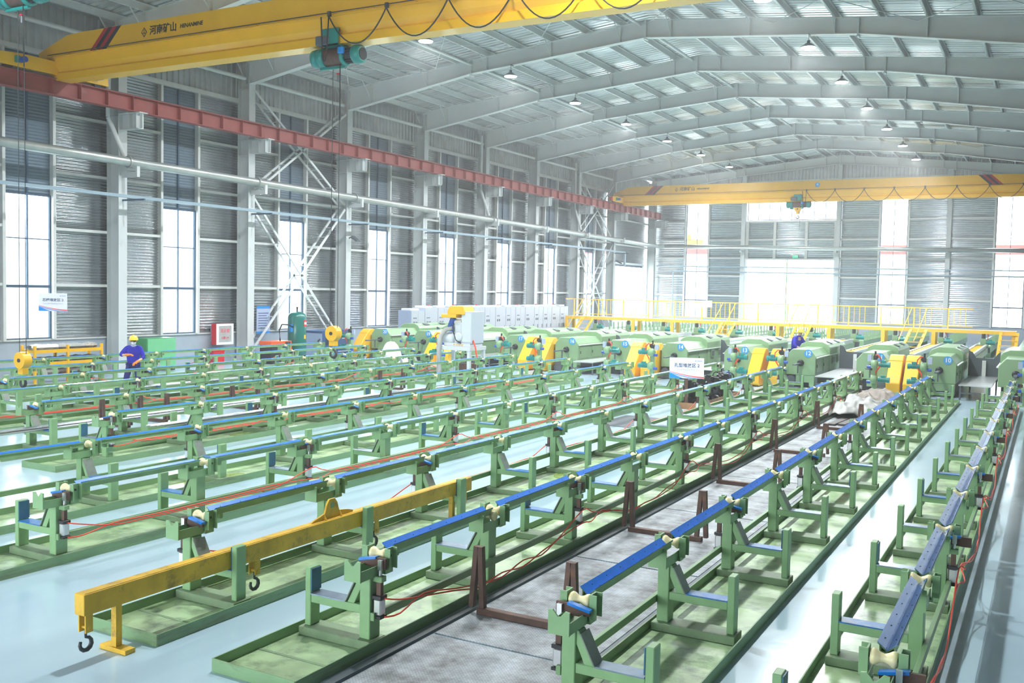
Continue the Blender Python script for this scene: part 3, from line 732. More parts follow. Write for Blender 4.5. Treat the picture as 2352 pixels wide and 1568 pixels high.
# ------------------------------------------------------------------ lifting beam on the arms of the fourth line
lb = thing('lifting_beam', 'long worn yellow lifting beam with hooks lying across green conveyor arms', 'lifting beam', (-6.77, 5.08, 0))
part('beam', MB().box(-.06, .06, 0, 6.0, .4, .575), 'worn_yellow', lb, bevel=.004)
part('top_seam', MB().box(.005, .045, .02, 5.98, .575, .579), 'worn_yellow', lb)
lug = [(-.36, .575), (.36, .575), (.36, .6), (.27, .625), (.12, .645), (.085, .74), (.045, .79), (-.045, .79), (-.085, .74), (-.12, .645), (-.3, .6)]
lg = MB().prism([(y+3.15, z) for y, z in lug], 'x', -.012, .012)
lp_ = part('lifting_lug', lg, 'worn_yellow', lb)
part('lug_eye', MB().box(-.014, .014, 3.12, 3.18, .69, .75), 'green_rim', lp_)
for y in (3.02, 3.28): part('lug_gusset', MB().prism([(.012, .575), (.05, .575), (.012, .64)], 'y', y-.006, y+.006), 'worn_yellow', lp_)
for y in (.36, 5.6):
    ft = part('foot_post', MB().box(-.03, .03, y-.03, y+.03, .04, .4), 'worn_yellow', lb)
    part('foot_plate', MB().box(-.15, .17, y-.05, y+.05, .002, .04), 'worn_yellow', ft)
def hook_mb(r=.055, t=.016, n=9):
    b = MB(); path = [(0, 0, .12), (0, 0, .08)]
    for i in range(n+1):
        a = R(90-(i/n)*300+0); path.append((math.cos(a)*r, 0, math.sin(a)*r-.0))
    rr = [t*.7, t*.7]+[t*(.75+.45*math.sin(i/n*math.pi)) for i in range(n+1)]
    path = [Vector(p) for p in path]; vs = []; fs = []; m = 8
    for i, p in enumerate(path):
        d = (path[min(i+1, len(path)-1)]-path[max(i-1, 0)]).normalized(); u = Vector((0, 1, 0)); v = d.cross(u)
        vs += [p+(u*math.cos(2*math.pi*k/m)+v*math.sin(2*math.pi*k/m))*rr[i] for k in range(m)]
    for i in range(len(path)-1): fs += [(i*m+k, i*m+(k+1) % m, (i+1)*m+(k+1) % m, (i+1)*m+k) for k in range(m)]
    fs += [tuple(range(m))[::-1], tuple(range((len(path)-1)*m, len(path)*m))]
    b._add(vs, fs, True); return b
HOOK = hook_mb().mesh('hook', 'dark')
for y in (.06, 1.98, 3.92, 5.86):
    sh = part('hook_shackle', MB().box(-.045, -.033, y-.035, y+.035, .25, .4).box(.033, .045, y-.035, y+.035, .25, .4).cyl((-.05, y, .285), (.05, y, .285), .014, 8), 'worn_yellow', lb)
    part('hook', HOOK, None, sh, (0, y, .15), (0, 0, R(90)))

# ------------------------------------------------------------------ brown pipe racks
def rack(x, y, w, label, far=True):
    t = thing('pipe_rack', label, 'rack', (x, y, 0), group='brown steel pipe racks standing on the floor')
    part('floor_bar', MB().box(0, w, -.04, .04, .012, .075), 'brown_steel', t, bevel=.004)
    for q in (0, w):
        i = 1 if q == 0 else -1
        for dx in (-.07, .05):
            part('upright', MB().bar((q+dx, -.0, .07), (q+dx*.35, .0, .66), .05, .06, side=(0, 1, 0)), 'brown_steel', t)
rl = ['brown steel pipe rack whose floor bar lies bare across the steel plates', 'second brown steel pipe rack along the steel floor plates', 'middle brown steel pipe rack along the steel floor plates', 'fourth brown steel pipe rack along the steel floor plates', 'last brown steel pipe rack along the steel floor plates, short of the white tarpaulin']
for y, l in zip((7.86, 11.65, 15.45, 19.2, 23.2), rl): rack(-4.66, y, .98, l)
rl = ['brown steel pipe rack beyond the pipe-laden lines, first in its row', 'brown steel pipe rack beyond the pipe-laden lines, second in its row', 'brown steel pipe rack beyond the pipe-laden lines, third in its row', 'brown steel pipe rack beyond the pipe-laden lines, last in its row']
for y, l in zip((13.9, 14.9, 17.7, 23.8), rl): rack(-17.75, y, .85, l)

# ------------------------------------------------------------------ steel pipes lying on the arms
def pipe(x, y0, y1, z, r, label, group):
    o = link('steel_pipe', MB().cyl((0, 0, 0), (0, y1-y0, 0), r, 12).mesh('steel_pipe', 'steel_bright'), None, (x, y0, z), label=label, cat='pipe', group=group)
g1 = 'steel pipes on the arms of machine sixteen'
for i in range(7):
    pipe(ROWX[7]+.25+.036*i*1.02, 10.2+.12*(i % 3), 19.8+.2*(i % 4), .414, .017, "bright steel pipe in the bottom layer on the arms of machine sixteen's line", g1)
for i in range(5):
    pipe(ROWX[7]+.27+.037*i, 10.0+.15*(i % 3), 18.9+.2*(i % 4), .446, .017, "bright steel pipe in the upper layer on the arms of machine sixteen's line", g1)
g2 = "steel pipes on the arms of machine fifteen's line"
for i in range(6):
    pipe(ROWX[6]-.48+.037*i, 12.3+.1*(i % 3), 21.2+.2*(i % 4), .446, .017, "bright steel pipe in the upper layer on the arms of machine fifteen's line", g2)
for i in range(7):
    pipe(ROWX[6]-.5+.037*i, 12.6+.1*(i % 3), 22.0+.2*(i % 4), .414, .017, "bright steel pipe in the bottom layer on the arms of machine fifteen's line", g2)
g3 = 'steel pipes on the arms of the line to machine 18'
for i in range(4):
    pipe(ROWX[9]+.28+.06*i, 15+.2*i, 23.5+.2*i, .422, .025, 'steel pipe resting on the arms of the line in front of the worker', g3)
g4 = 'steel pipes on the arms of the line to machine 14'
for i in range(5):
    pipe(ROWX[8]-.52+.05*i, 19+.2*(i % 3), 27.5+.1*i, .417, .02, 'bright steel pipe in the bundle tied with straps by the brown racks', g4)
stp = thing('bundle_strap', 'pale webbing straps looped round the steel pipe bundle', 'strap', (ROWX[8]-.43, 20.0, 0))
for k, y in enumerate((0, .5, .95)):
    part('strap', MB().tube([(math.cos(a)*.16, y+.03*math.sin(3*a), .43+math.sin(a)*.06) for a in [2*math.pi*i/14 for i in range(15)]], .012, 6), 'strap', stp)

# ------------------------------------------------------------------ pilger mills (the green numbered machines)
NW = ['nine', 'ten', 'eleven', 'twelve', 'thirteen', 'fourteen', 'fifteen', 'sixteen', 'seventeen', 'eighteen', 'nineteen', 'twenty']
NUM = ['9', '10', '11', '12', '13', '14', '15', '16', '17', '18', '19', '20']
def cover_poly(hw, zb, zt, ch):
    return [(-hw, zb), (hw, zb), (hw, zt-.23), (hw-ch, zt), (-hw+ch, zt), (-hw, zt-.23)]
def hood_poly(hw, zb, zt, c1):
    return [(-hw, zb), (hw, zb), (hw, zt-.2), (hw-.07, zt-.09), (hw-c1, zt), (-hw+c1, zt), (-hw+.07, zt-.09), (-hw, zt-.2)]
COVER = MB().prism(cover_poly(.49, .42, 1.29, .2), 'y', 0, 2.3).mesh('front_cover', 'machine_green', .015)
HOOD = MB().prism(hood_poly(.53, 1.0, 1.47, .28), 'y', 2.15, 5.1).mesh('rear_hood', 'machine_green', .015)
SIDE = MB().box(-.51, .51, 2.3, 5.1, .42, 1.02).mesh('rear_body', 'machine_green', .01)
BASE = MB().box(-.4, .4, .2, 5.0, 0, .42).mesh('machine_base', 'dark', .01)
BASE2 = MB().box(-.15, .42, .02, .4, .18, .45).box(.3, .46, -.02, .25, .05, .42).mesh('base_bracket', 'machine_green')
LEDGE = MB().box(.49, .55, .05, 5.0, 1.0, 1.03).box(-.55, -.49, .05, 5.0, 1.0, 1.03).mesh('rail_ledge', 'white')
RING = MB().lathe([(-.09, .05), (-.09, .1), (-.02, .115), (0, .115)], (0, 0, .83), (0, 1, 0), 18).mesh('inlet_ring', 'black')
INBAR = MB().box(-.05, .05, -1.0, -.08, .80, .84).box(-.02, .02, -.4, -.36, .5, .8).mesh('inlet_guide', 'dark_grey')
DISC = MB().cyl((0, 0, 0), (0, -.012, 0), .135, 24).mesh('number_disc', 'badge')
WINP = MB().box(.53, .545, .3, .62, 0, .2).mesh('side_window', 'dark_grey')
WINF = MB().box(.528, .54, .26, .66, -.04, .24).mesh('window_surround', 'machine_green')
ROOFW = MB().box(-.1, .1, -.18, .18, 0, .012).mesh('hood_window', 'dark_grey')
DOORP = MB().box(.49, .5, .1, 1.0, .5, .95).mesh('side_door', 'machine_green', .004)
HND = MB().box(.5, .515, 0, .03, .68, .78).mesh('door_handle', 'dark')
gp = [(.3, .02), (-.85, .02), (-.95, .1), (-.97, .4), (-.3, 1.14), (-.12, 1.26), (.1, 1.26), (.25, 1.15), (.3, .9)]
GUARD = MB().prism([(y, z) for y, z in gp], 'x', -.21, .21).mesh('belt_guard', 'guard_yellow', .02)
GBAND = MB().box(-.215, .215, -.36, -.27, .98, 1.1).mesh('guard_band', 'guard_yellow', .006)
MLAB = 'long green pipe mill machine with a blue disc numbered %s on its front'
for ri, X in enumerate(ROWX):
    s = 1 if ri % 2 else -1            # arms side; the belt drive is on the other side
    yM = MACH_Y+(.25 if ri > 5 else 0)
    lab = MLAB % NW[ri] if ri not in (9,) else 'long green pipe mill machine behind the white cutting machine, between numbers 17 and 19'
    m = thing('pipe_mill', lab, 'machine', (X, yM, 0), group='numbered green pipe mill machines')
    cv = part('front_cover', COVER, None, m)
    hd = part('rear_hood', HOOD, None, m); bd = part('rear_body', SIDE, None, m)
    bs = part('machine_base', BASE, None, m); part('base_bracket', BASE2, None, bs)
    part('rail_ledge', LEDGE, None, m); part('inlet_ring', RING, None, m); part('inlet_guide', INBAR, None, m)
    dsc = part('number_disc', DISC, None, m, (.24, -.003, 1.16))
    part('number', text_mesh(NUM[ri], .19, 'white', .002, bold=.004), None, dsc, (0, -.0135, 0), FACE_NY)
    for y in (2.4, 3.3): 
        part('window_surround', WINF, None, bd, (0, y, .72)); part('side_window', WINP, None, bd, (0, y, .72))
    for y in (2.9, 4.2): part('hood_window', ROOFW, None, hd, (.37, y, 1.437), (0, R(20), 0))
    for y in (0, 1.1): 
        d = part('side_door', DOORP, None, cv, (0, y+.05, 0)); part('door_handle', HND, None, cv, (0, y+.2, 0))
    gd = part('belt_guard', GUARD, None, m, (-s*.76, .15, 0)); part('guard_band', GBAND, None, gd)
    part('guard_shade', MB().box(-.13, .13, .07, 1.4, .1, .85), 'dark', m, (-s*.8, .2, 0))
    part('feed_gearbox', MB().cyl((-s*.3, -.1, .25), (-s*.3, .2, .25), .15, 14).box(-s*.45, -s*.15, -.15, .2, .02, .2), 'dark_grey', m)

# pinch feeders in front of each machine
FD_POST = MB().box(-.07, .07, -.07, .07, 0, 1.1).box(-.14, .14, -.14, .14, 0, .03).mesh('feeder_post', 'machine_green', .006)
def feeder_meshes(s):
    F = {}
    F['gear'] = MB().lathe([(-.1, .06), (-.09, .13), (.06, .14), (.1, .08)], (0, -.1, 0), (1, 0, 0), 16).mesh('gearbox', 'machine_green')
    b = MB().cyl((-s*.12, -.1, 0), (-s*.42, -.1, 0), .075, 12)
    for i in range(6): b.cyl((-s*(.15+.035*i), -.1, 0), (-s*(.165+.035*i), -.1, 0), .088, 12)
    b.cyl((-s*.38, -.1, 0), (-s*.46, -.1, 0), .09, 12).box(-s*.2, -s*.34, -.15, -.05, .07, .14)
    F['motor'] = b.mesh('drive_motor', 'teal')
    F['small'] = MB().cyl((s*.1, -.1, 0), (s*.22, -.1, 0), .05, 12).mesh('small_motor', 'motor_blue')
    F['valve'] = MB().cyl((-s*.02, -.08, 1.24), (-s*.02, .1, 1.24), .075, 12).box(-.05, .05, -.05, .05, 1.05, 1.2).cyl((0, 0, 1.3), (0, 0, 1.42), .03, 8).mesh('valve_block', 'black')
    F['box'] = MB().box(s*.1, s*.22, -.06, .02, 1.1, 1.3).mesh('junction_box', 'sign_pale')
    hp = [(-s*.03, -.12, 1.3), (-s*.1, -.16, 1.32), (-s*.18, -.18, 1.22), (-s*.2, -.17, 1.05), (-s*.14, -.16, .92), (-s*.06, -.17, .8), (-s*.04, -.17, .6), (-s*.08, -.17, .45)]
    F['hose'] = MB().tube(hp, .022, 8).mesh('feed_hose', 'hose')
    F['bracket'] = MB().box(-.1, .1, -.14, .08, .98, 1.06).box(-.1, .1, -.14, .08, .5, .56).mesh('feeder_bracket', 'machine_green', .004)
    return F
FD = {1: feeder_meshes(1), -1: feeder_meshes(-1)}
for ri, X in enumerate(ROWX):
    s = 1 if ri % 2 else -1
    fd = thing('pinch_feeder', 'green feed post with teal motors in front of %s' % ('the machine numbered '+NW[ri] if ri != 9 else 'the machine behind the white cutting machine'), 'machine', (X-s*.3, 31.9, 0), group='feed posts in front of the mills')
    F = FD[s]
    part('feeder_post', FD_POST, None, fd); part('feeder_bracket', F['bracket'], None, fd)
    for z in (1.02, .55):
        part('gearbox', F['gear'], None, fd, (0, -.02, z)); mt = part('drive_motor', F['motor'], None, fd, (0, -.02, z)); part('small_motor', F['small'], None, fd, (0, -.02, z-.09))
    part('valve_block', F['valve'], None, fd); part('junction_box', F['box'], None, fd); part('feed_hose', F['hose'], None, fd)

# grey platforms and splash panels between machine pairs
gpl = ['beside machine ten', 'beside machine twelve', 'beside machine fourteen', 'beside machine sixteen', 'behind the white cutting machine', 'beside machine twenty']
for q, l in zip(range(0, 12, 2), gpl):
    x = (ROWX[q]+ROWX[q+1])/2; w = abs(ROWX[q]-ROWX[q+1])/2-.62
    t = thing('loading_table', 'low grey table with a notched dark panel, '+l, 'table', (x, 32.6, 0), group='grey tables between the mills')
    part('table_top', MB().box(-w, w, 0, 4.4, .44, .47), 'silver', t)
    for xx in (-w+.05, w-.05):
        for yy in (.08, 4.3): part('leg', MB().box(xx-.025, xx+.025, yy-.025, yy+.025, 0, .44), 'dark_grey', t)
    part('shelf', MB().box(-w+.05, w-.05, .05, .09, .2, .24), 'dark_grey', t)
    part('splash_panel', MB().prism([(-w-.04, .3), (w+.04, .3), (w+.04, 1.3), (w-.02, 1.28), (w-.17, 1.08), (-w+.2, 1.08), (-w+.08, 1.28), (-w-.04, 1.32)], 'y', 4.42, 4.46), 'dark_grey', t)
    part('chute', MB().box(-.06, .06, 4.3, 4.42, .47, 1.0), 'white', t)

# outfeed lines behind the machines and the far drive posts
for ri, X in enumerate(ROWX):
    s = 1 if ri % 2 else -1
    where = 'behind machine '+NW[ri]
    of = thing('outfeed_line', 'green outfeed bed with white rails and yellow rollers '+where, 'conveyor', (X, 39.2, 0), group='outfeed beds behind the mills')
    bd = part('outfeed_bed', MB().box(-.3, .3, 0, 15.4, .35, .62), 'machine_green', of)
    part('leg', MB().box(-.25, .25, .3, .6, 0, .35), 'machine_green', of); part('leg', MB().box(-.25, .25, 14.6, 14.9, 0, .35), 'machine_green', of); part('leg', MB().box(-.25, .25, 7.4, 7.7, 0, .35), 'machine_green', of)
    for x in (-.22, .22): part('white_rail', MB().box(x-.05, x+.05, .1, 15.2, .78, .82).box(x-.02, x+.02, .1, 15.2, .62, .78), 'white', of)
    rme_ = MB().cyl((-.16, 0, .74), (.16, 0, .74), .06, 10).mesh('outfeed_roller', 'guard_yellow')
    for k in range(18): part('outfeed_roller', rme_, None, of, (0, .5+.83*k, 0))
    part('control_box', MB().box(-s*.3, -s*.62, .2, .75, .45, .95), 'dark', of); part('yellow_box', MB().box(s*.25, s*.5, .9, 1.3, .5, .92), 'guard_yellow', of)
    cb = thing('cooling_bed', 'green bed with upright pegs at the far wall, '+where, 'conveyor', (X, 57.2, 0), group='green peg beds at the far wall')
    part('bed', MB().box(-.55, .35, 0, 12.5, .3, .62), 'machine_green', cb)
    for y in (.4, 6, 12): part('leg', MB().box(-.5, .3, y-.1, y+.1, 0, .3), 'machine_green', cb)
    pg = MB().box(.28, .36, -.03, .03, .62, 1.12).mesh('peg', 'machine_green')
    for k in range(18): part('peg', pg, None, cb, (0, .3+.7*k, 0))
    part('white_rail', MB().box(-.3, -.2, 0, 12.4, .7, .74).box(-.28, -.22, 0, 12.4, .62, .7), 'white', cb)
    dp_ = thing('drive_post', 'green post with a teal motor and black head '+where, 'machine', (X, 56.0, 0), group='drive posts under the yellow walkway')
    part('post', MB().box(-.14, .14, -.14, .14, 0, 1.05).box(-.25, .25, -.2, .2, .6, .75), 'machine_green', dp_, bevel=.01)
    part('post_head', MB().cyl((0, 0, 1.05), (0, 0, 1.3), .1, 12).cyl((0, 0, 1.3), (0, 0, 1.47), .05, 10), 'dark', dp_)
    part('drive_motor', MB().cyl((.14, -.05, .85), (.55, -.05, .85), .11, 12).box(.25, .42, -.1, 0, .94, 1.02), 'teal', dp_)
    part('hydraulic_box', MB().box(-.3, .35, -.6, -.2, .35, .62), 'dark', dp_)
    part('feed_hose', MB().tube([(.05, 0, 1.35), (.15, 0, 1.4), (.22, 0, 1.25), (.2, 0, 1.0)], .03, 8), 'hose', dp_)

# ------------------------------------------------------------------ bridge cranes
def girder_mb(x0, x1, dz):
    """box girder along X seen from -Y, stations with tapered ends"""
    b = MB()
    def ring(x, zt, zb, zm):
        return [(x, -.30, zm), (x, -.30, zt), (x, .30, zt), (x, .30, zm), (x, .16, zb+.26), (x, .24, zb+.2), (x, .24, zb), (x, -.24, zb), (x, -.24, zb+.2), (x, -.16, zb+.26), (x, -.24, zm-.28)]
    L = x1-x0
    st = [(x0, 10.16, 9.68, 9.98), (x0+.75, 10.4, 9.3, 9.98), (x0+1.3, 10.57, 9.3, 9.98), (x0+1.9, 10.6, 9.3, 9.98), (x1-1.9, 10.6, 9.3, 9.98), (x1-1.3, 10.57, 9.3, 9.98), (x1-.75, 10.4, 9.3, 9.98), (x1, 10.16, 9.68, 9.98)]
    n = 11; vs = []
    for x, zt, zb, zm in st: vs += ring(x, zt+dz, zb+dz, zm+dz)
    fs = [(i*n+k, i*n+(k+1) % n, (i+1)*n+(k+1) % n, (i+1)*n+k) for i in range(len(st)-1) for k in range(n)]
    fs += [tuple(range(n))[::-1], tuple(range((len(st)-1)*n, len(st)*n))]
    return b._add(vs, fs)
def crane(y, dz, label, hx, visible=True, badge=None):
    g = thing('bridge_crane', label, 'crane', (0, y, 0), group='yellow bridge cranes')
    x0, x1 = -27.32, -.3
    gd = part('girder', girder_mb(x0, x1, dz), 'yellow', g)
    part('girder_ledge', MB().box(x0+.5, x1-.5, -.40, -.30, 9.955+dz, 9.975+dz), 'yellow', gd)
    part('track_cable', MB().cyl((x0+.6, -.43, 10.02+dz), (x1-.6, -.43, 10.02+dz), .012, 6), 'dark', gd)
    stt = MB().box(0, .02, -.45, -.3, 9.99, 10.0).mesh('cable_bracket', 'yellow')
    for k in range(20): part('cable_bracket', stt, None, gd, (x0+1.5+1.25*k, 0, dz))
    # stripes at both ends
    for e, xs in ((1, -25.0), (-1, x1-2.4)):
        for i, m_ in enumerate(('red_stripe', 'stripe_black', 'red_stripe', 'stripe_black')):
            a = xs+e*.18*i; sh = e*.66
            part('warning_stripe', MB().prism([(a, 9.99+dz), (a+e*.18, 9.99+dz), (a+e*.18+sh, 10.6+dz), (a+sh, 10.6+dz)], 'y', -.304, -.299), m_, gd)
    tx = -22.55
    dm = [(0, .14), (.12, 0), (0, -.14), (-.12, 0)]
    part('emblem', MB().prism([(tx-.12+a, 10.30+dz+b_) for a, b_ in dm], 'y', -.303, -.299), 'stripe_black', gd)
    part('emblem_core', MB().prism([(tx-.12+a*.72, 10.30+dz+b_*.72) for a, b_ in dm], 'y', -.305, -.301), 'yellow', gd)
    part('emblem_mark', MB().box(tx-.18, tx-.06, -.308, -.304, 10.27+dz, 10.29+dz).box(tx-.13, tx-.11, -.308, -.304, 10.24+dz, 10.38+dz), 'stripe_black', gd)
    part('lettering', text_mesh('河南矿山', .27, 'stripe_black', .003, 'LEFT', bold=.006), None, gd, (tx+.1, -.303, 10.31+dz), FACE_NY)
    part('lettering', text_mesh('HENANMINE', .15, 'stripe_black', .003, 'LEFT', shear=.2, bold=.004), None, gd, (tx+1.3, -.303, 10.31+dz), FACE_NY)
    if badge:
        bg = part('badge', MB().cyl((-13.3, -.30, 10.33+dz), (-13.3, -.315, 10.33+dz), .15, 20), 'badge', gd)
        part('badge_number', text_mesh(badge, .22, 'white', .003, bold=.005), None, bg, (-13.3, -.318, 10.33+dz), FACE_NY)
    for xc in (-26.7, -.45):
        i = 1 if xc < -10 else -1
        ca = part('end_carriage', MB().prism([(-2.1, 9.26), (1.6, 9.26), (1.6, 9.6), (.9, 9.66), (-1.4, 9.66), (-2.1, 9.6)], 'x', xc-.14, xc+.14), 'yellow', g, bevel=.01)
        for yy in (-1.75, 1.25): part('wheel', MB().cyl((xc-.08, yy, 9.29), (xc+.08, yy, 9.29), .14, 14), 'dark', ca)
        for yy in (-1.45, 1.15):
            part('travel_motor', MB().cyl((xc+i*.14, yy, 9.45), (xc+i*.42, yy, 9.45), .085, 12), 'motor_blue', ca)
            part('motor_flange', MB().box(xc+i*.14, xc+i*.26, yy-.16, yy-.05, 9.36, 9.55), 'teal', ca)
        part('buffer', MB().box(xc-.1, xc+.1, -2.2, -2.1, 9.32, 9.55), 'red', ca)
    # festoon cable
    fx = hx+.05; pts = [hx-.18, hx+.06]; x = hx+.06
    while x < -2: x += 1.75; pts.append(x)
    for q, (a, b_) in enumerate(zip(pts[:-1], pts[1:])):
        w = b_-a; dep = .75 if w > .5 else 1.1
        path = []
        for t in range(15):
            u = t/14; path.append((a+w*u, -.46, 9.93+dz-dep*(1-(2*u-1)**2)))
        fc = part('festoon_cable', MB().tube(path, .018, 6), 'black', g)
        part('cable_trolley', MB().box(b_-.04, b_+.04, -.47, -.40, 9.93+dz, 10.05+dz), 'dark', fc)
    return g
crane(19.45, -.2, 'big yellow bridge crane crossing over the nearer conveyor lines', -15.95)
crane(63.9, -.2, 'yellow bridge crane in front of the far wall', -14.0, badge='4')

def hoist(x, y, zc, zhook, label, glabel=None, face=0):
    h = thing('electric_hoist', label, 'hoist', (x, y, 0), group='electric hoists under the yellow crane girders')
    z = zc
    part('rope_drum', MB().cyl((-.3, 0, z), (.25, 0, z), .22, 18), 'brown_steel', h)
    e1 = part('gear_end', MB().lathe([(-.72, .14), (-.7, .22), (-.55, .235), (-.52, .2), (-.5, .235), (-.3, .25)], (0, 0, z), (1, 0, 0), 20), 'teal', h)
    e2 = part('motor_end', MB().lathe([(.25, .25), (.32, .25), (.34, .2)], (0, 0, z), (1, 0, 0), 20), 'teal', h)
    b = MB().cyl((.32, 0, z), (.6, 0, z), .16, 16)
    for i in range(14):
        a = 2*math.pi*i/14; b.bar((.33, math.cos(a)*.17, z+math.sin(a)*.17), (.58, math.cos(a)*.17, z+math.sin(a)*.17), .016, .05, side=(0, math.cos(a), math.sin(a)))
    part('hoist_motor', b, 'dark', h)
    cp = part('motor_cap', MB().lathe([(.56, .19), (.6, .235), (.78, .225), (.82, .18)], (0, 0, z), (1, 0, 0), 20), 'teal', h)
    part('fan_grille', MB().cyl((.82, 0, z), (.835, 0, z), .15, 16), 'black', cp)
    part('terminal_box', MB().box(.25, .42, -.3, -.2, z+.0, z+.16), 'pic_blue', h, bevel=.02)
    part('control_box', MB().box(-.4, .02, -.38, -.2, z+.22, z+.46), 'dark_grey', h, bevel=.03)
    part('trolley_frame', MB().box(-.2, .3, -.34, -.3, z+.2, z+.62).box(-.2, .3, .3, .34, z+.2, z+.62).box(-.2, .3, -.34, .34, z+.2, z+.24), 'teal', h)
    for sx in (-.12, .22):
        for sy in (-1, 1): part('trolley_wheel', MB().cyl((sx, sy*.26, z+.55), (sx, sy*.3, z+.55), .09, 14), 'dark', h)
    part('rope_guide', MB().box(-.5, .3, -.04, .04, z-.3, z-.24), 'teal', h)
    zb = zhook+.34
    for sx in (-.11, .11): part('wire_rope', MB().cyl((sx, 0, z-.2), (sx*1.1, 0, zb+.1), .009, 6), 'dark', h)
    bl = part('hook_block', MB().cyl((0, -.1, zb+.2), (0, .1, zb+.2), .195, 24).box(-.09, .09, -.07, .07, zb-.12, zb+.1), 'yellow', h)
    part('block_hub', MB().cyl((0, -.12, zb+.2), (0, .12, zb+.2), .045, 14), 'dark', bl)
    part('hook', hook_mb(.095, .032).mesh('hook', 'dark'), None, bl, (0, 0, zhook+.02), (0, 0, 0))
    # pendant control
    part('pendant_cable', MB().tube([(.15, -.05, z-.2), (.16, -.05, z-.6), (.17, -.05, z-1.6)], .012, 6), 'black', h)
    pc = part('pendant', MB().box(.08, .14, -.08, -.03, z-.62, z-.46), 'lamp_metal', h, bevel=.01)
    part('pendant_cap', MB().box(.07, .15, -.09, -.02, z-.46, z-.43), 'red', pc)
    return h
hoist(-16.0, 19.45, 8.85, 1.34, 'green electric hoist hanging from the big yellow crane, its hook near the teal air tank')
hoist(-14.55, 63.9, 8.93, 8.1, 'small dark hoist hanging from the yellow crane at the far wall')
hoist(-20.75, 14.1, 9.5, .68, 'green hoist at the top corner, its yellow hook block before the yellow rack')
g3_ = thing('bridge_crane', 'yellow crane girder carrying the hoist whose hook hangs before the yellow rack', 'crane', (0, 14.1, 0), group='yellow bridge cranes')
part('girder', girder_mb(-27.05, -.6, .48), 'yellow', g3_)
for xc in (-26.7, -.45): part('end_carriage', MB().box(xc-.14, xc+.14, -1.7, 1.7, 9.26, 9.8), 'yellow', g3_)

# ------------------------------------------------------------------ wall-side equipment
t = thing('storage_rack', 'yellow steel rack holding wrapped bundles, standing against the window wall', 'rack', (-26.75, 18.15, 0))
for yy in (0, 1.1, 2.3):
    for xx in (0, .6): part('rack_post', MB().box(xx-.035, xx+.035, yy-.035, yy+.035, 0, 1.12), 'yellow', t)
for z in (.2, .58, .95):
    part('rack_beam', MB().box(.57, .63, 0, 2.3, z-.05, z+.05), 'yellow', t); part('rack_beam', MB().box(-.03, .03, 0, 2.3, z-.05, z+.05), 'yellow', t)
    for yy in (0, 1.1, 2.3): part('rack_cross', MB().box(0, .6, yy-.03, yy+.03, z-.04, z+.04), 'yellow', t)
    part('shelf', MB().box(.03, .57, .03, 2.27, z-.01, z+.01), 'dark_grey', t)
nb = 0
lvl = ['on the bottom shelf', 'on the middle shelf', 'on top']
for li, z in enumerate((.21, .59, .96)):
    for k in range(5):
        b = MB(); y0 = .25+.45*k; pts = []
        for j in range(9):
            yy = (j/8-.5)*.46
            for i in range(9):
                a = 2*math.pi*i/8; r = (.085+.03*random.random())*(1-.25*abs(j/4-1))
                pts.append((math.cos(a)*r*1.9, yy, max(0, .085+math.sin(a)*r)))
        b.grid(pts, 9)
        o = link('wrapped_bundle', b.mesh('wrapped_bundle', random.choice(['bundle', 'bag', 'tarp', 'bag'])), None, (-26.45, 18.15+y0, z+.012), label='crumpled wrapped bundle lying %s of the yellow steel rack' % lvl[li], cat='bundle', group='bundles %s of the yellow rack' % lvl[li])
t = thing('steel_cabinet', 'green steel cabinet behind the worker with the hard hat, against the window wall', 'cabinet', (-27.3, 22.95, 0))
part('body', MB().box(-.3, .28, 0, 1.25, .05, 1.14), 'cab_green_dark', t, bevel=.006)
part('cabinet_door', MB().box(.28, .31, .02, 1.23, .08, 1.12), 'cab_green', t, bevel=.004); part('handle', MB().box(.31, .33, .6, .63, .5, .65), 'dark', t)
part('feet', MB().box(-.28, .28, .02, .12, 0, .05).box(-.28, .28, 1.13, 1.23, 0, .05), 'dark', t)
t = thing('hose_cabinet', 'red fire hose cabinet with a white-framed glass door on the window wall', 'fire cabinet', (XL, 26.75, .74))
part('box', MB().box(.17, .42, 0, .86, 0, .8), 'red', t, bevel=.004); part('mounting', MB().box(0, .17, .1, .76, .1, .7), 'plinth', t)
dr = part('door_frame', MB().box(.42, .45, 0, .86, 0, .09).box(.42, .45, 0, .86, .71, .8).box(.42, .45, 0, .1, .09, .71).box(.42, .45, .76, .86, .09, .71), 'white', t)
part('door_glass', MB().box(.425, .435, .1, .76, .09, .71), 'tarp', dr); 
part('lettering', text_mesh('消火栓', .17, 'sign_red', .002), None, dr, (.438, .43, .52), FACE_X); part('lettering', text_mesh('火警119', .11, 'sign_red', .002), None, dr, (.438, .43, .25), FACE_X)
t = thing('extinguisher_box', 'low red extinguisher box on the floor beneath the fire hose cabinet', 'box', (-27.7, 26.5, 0))
part('box', MB().box(-.15, .15, 0, .55, 0, .5), 'red', t, bevel=.01); part('lid', MB().box(-.16, .16, -.01, .56, .5, .53), 'red', t); part('handle', MB().box(.15, .17, .2, .35, .38, .41), 'dark', t)
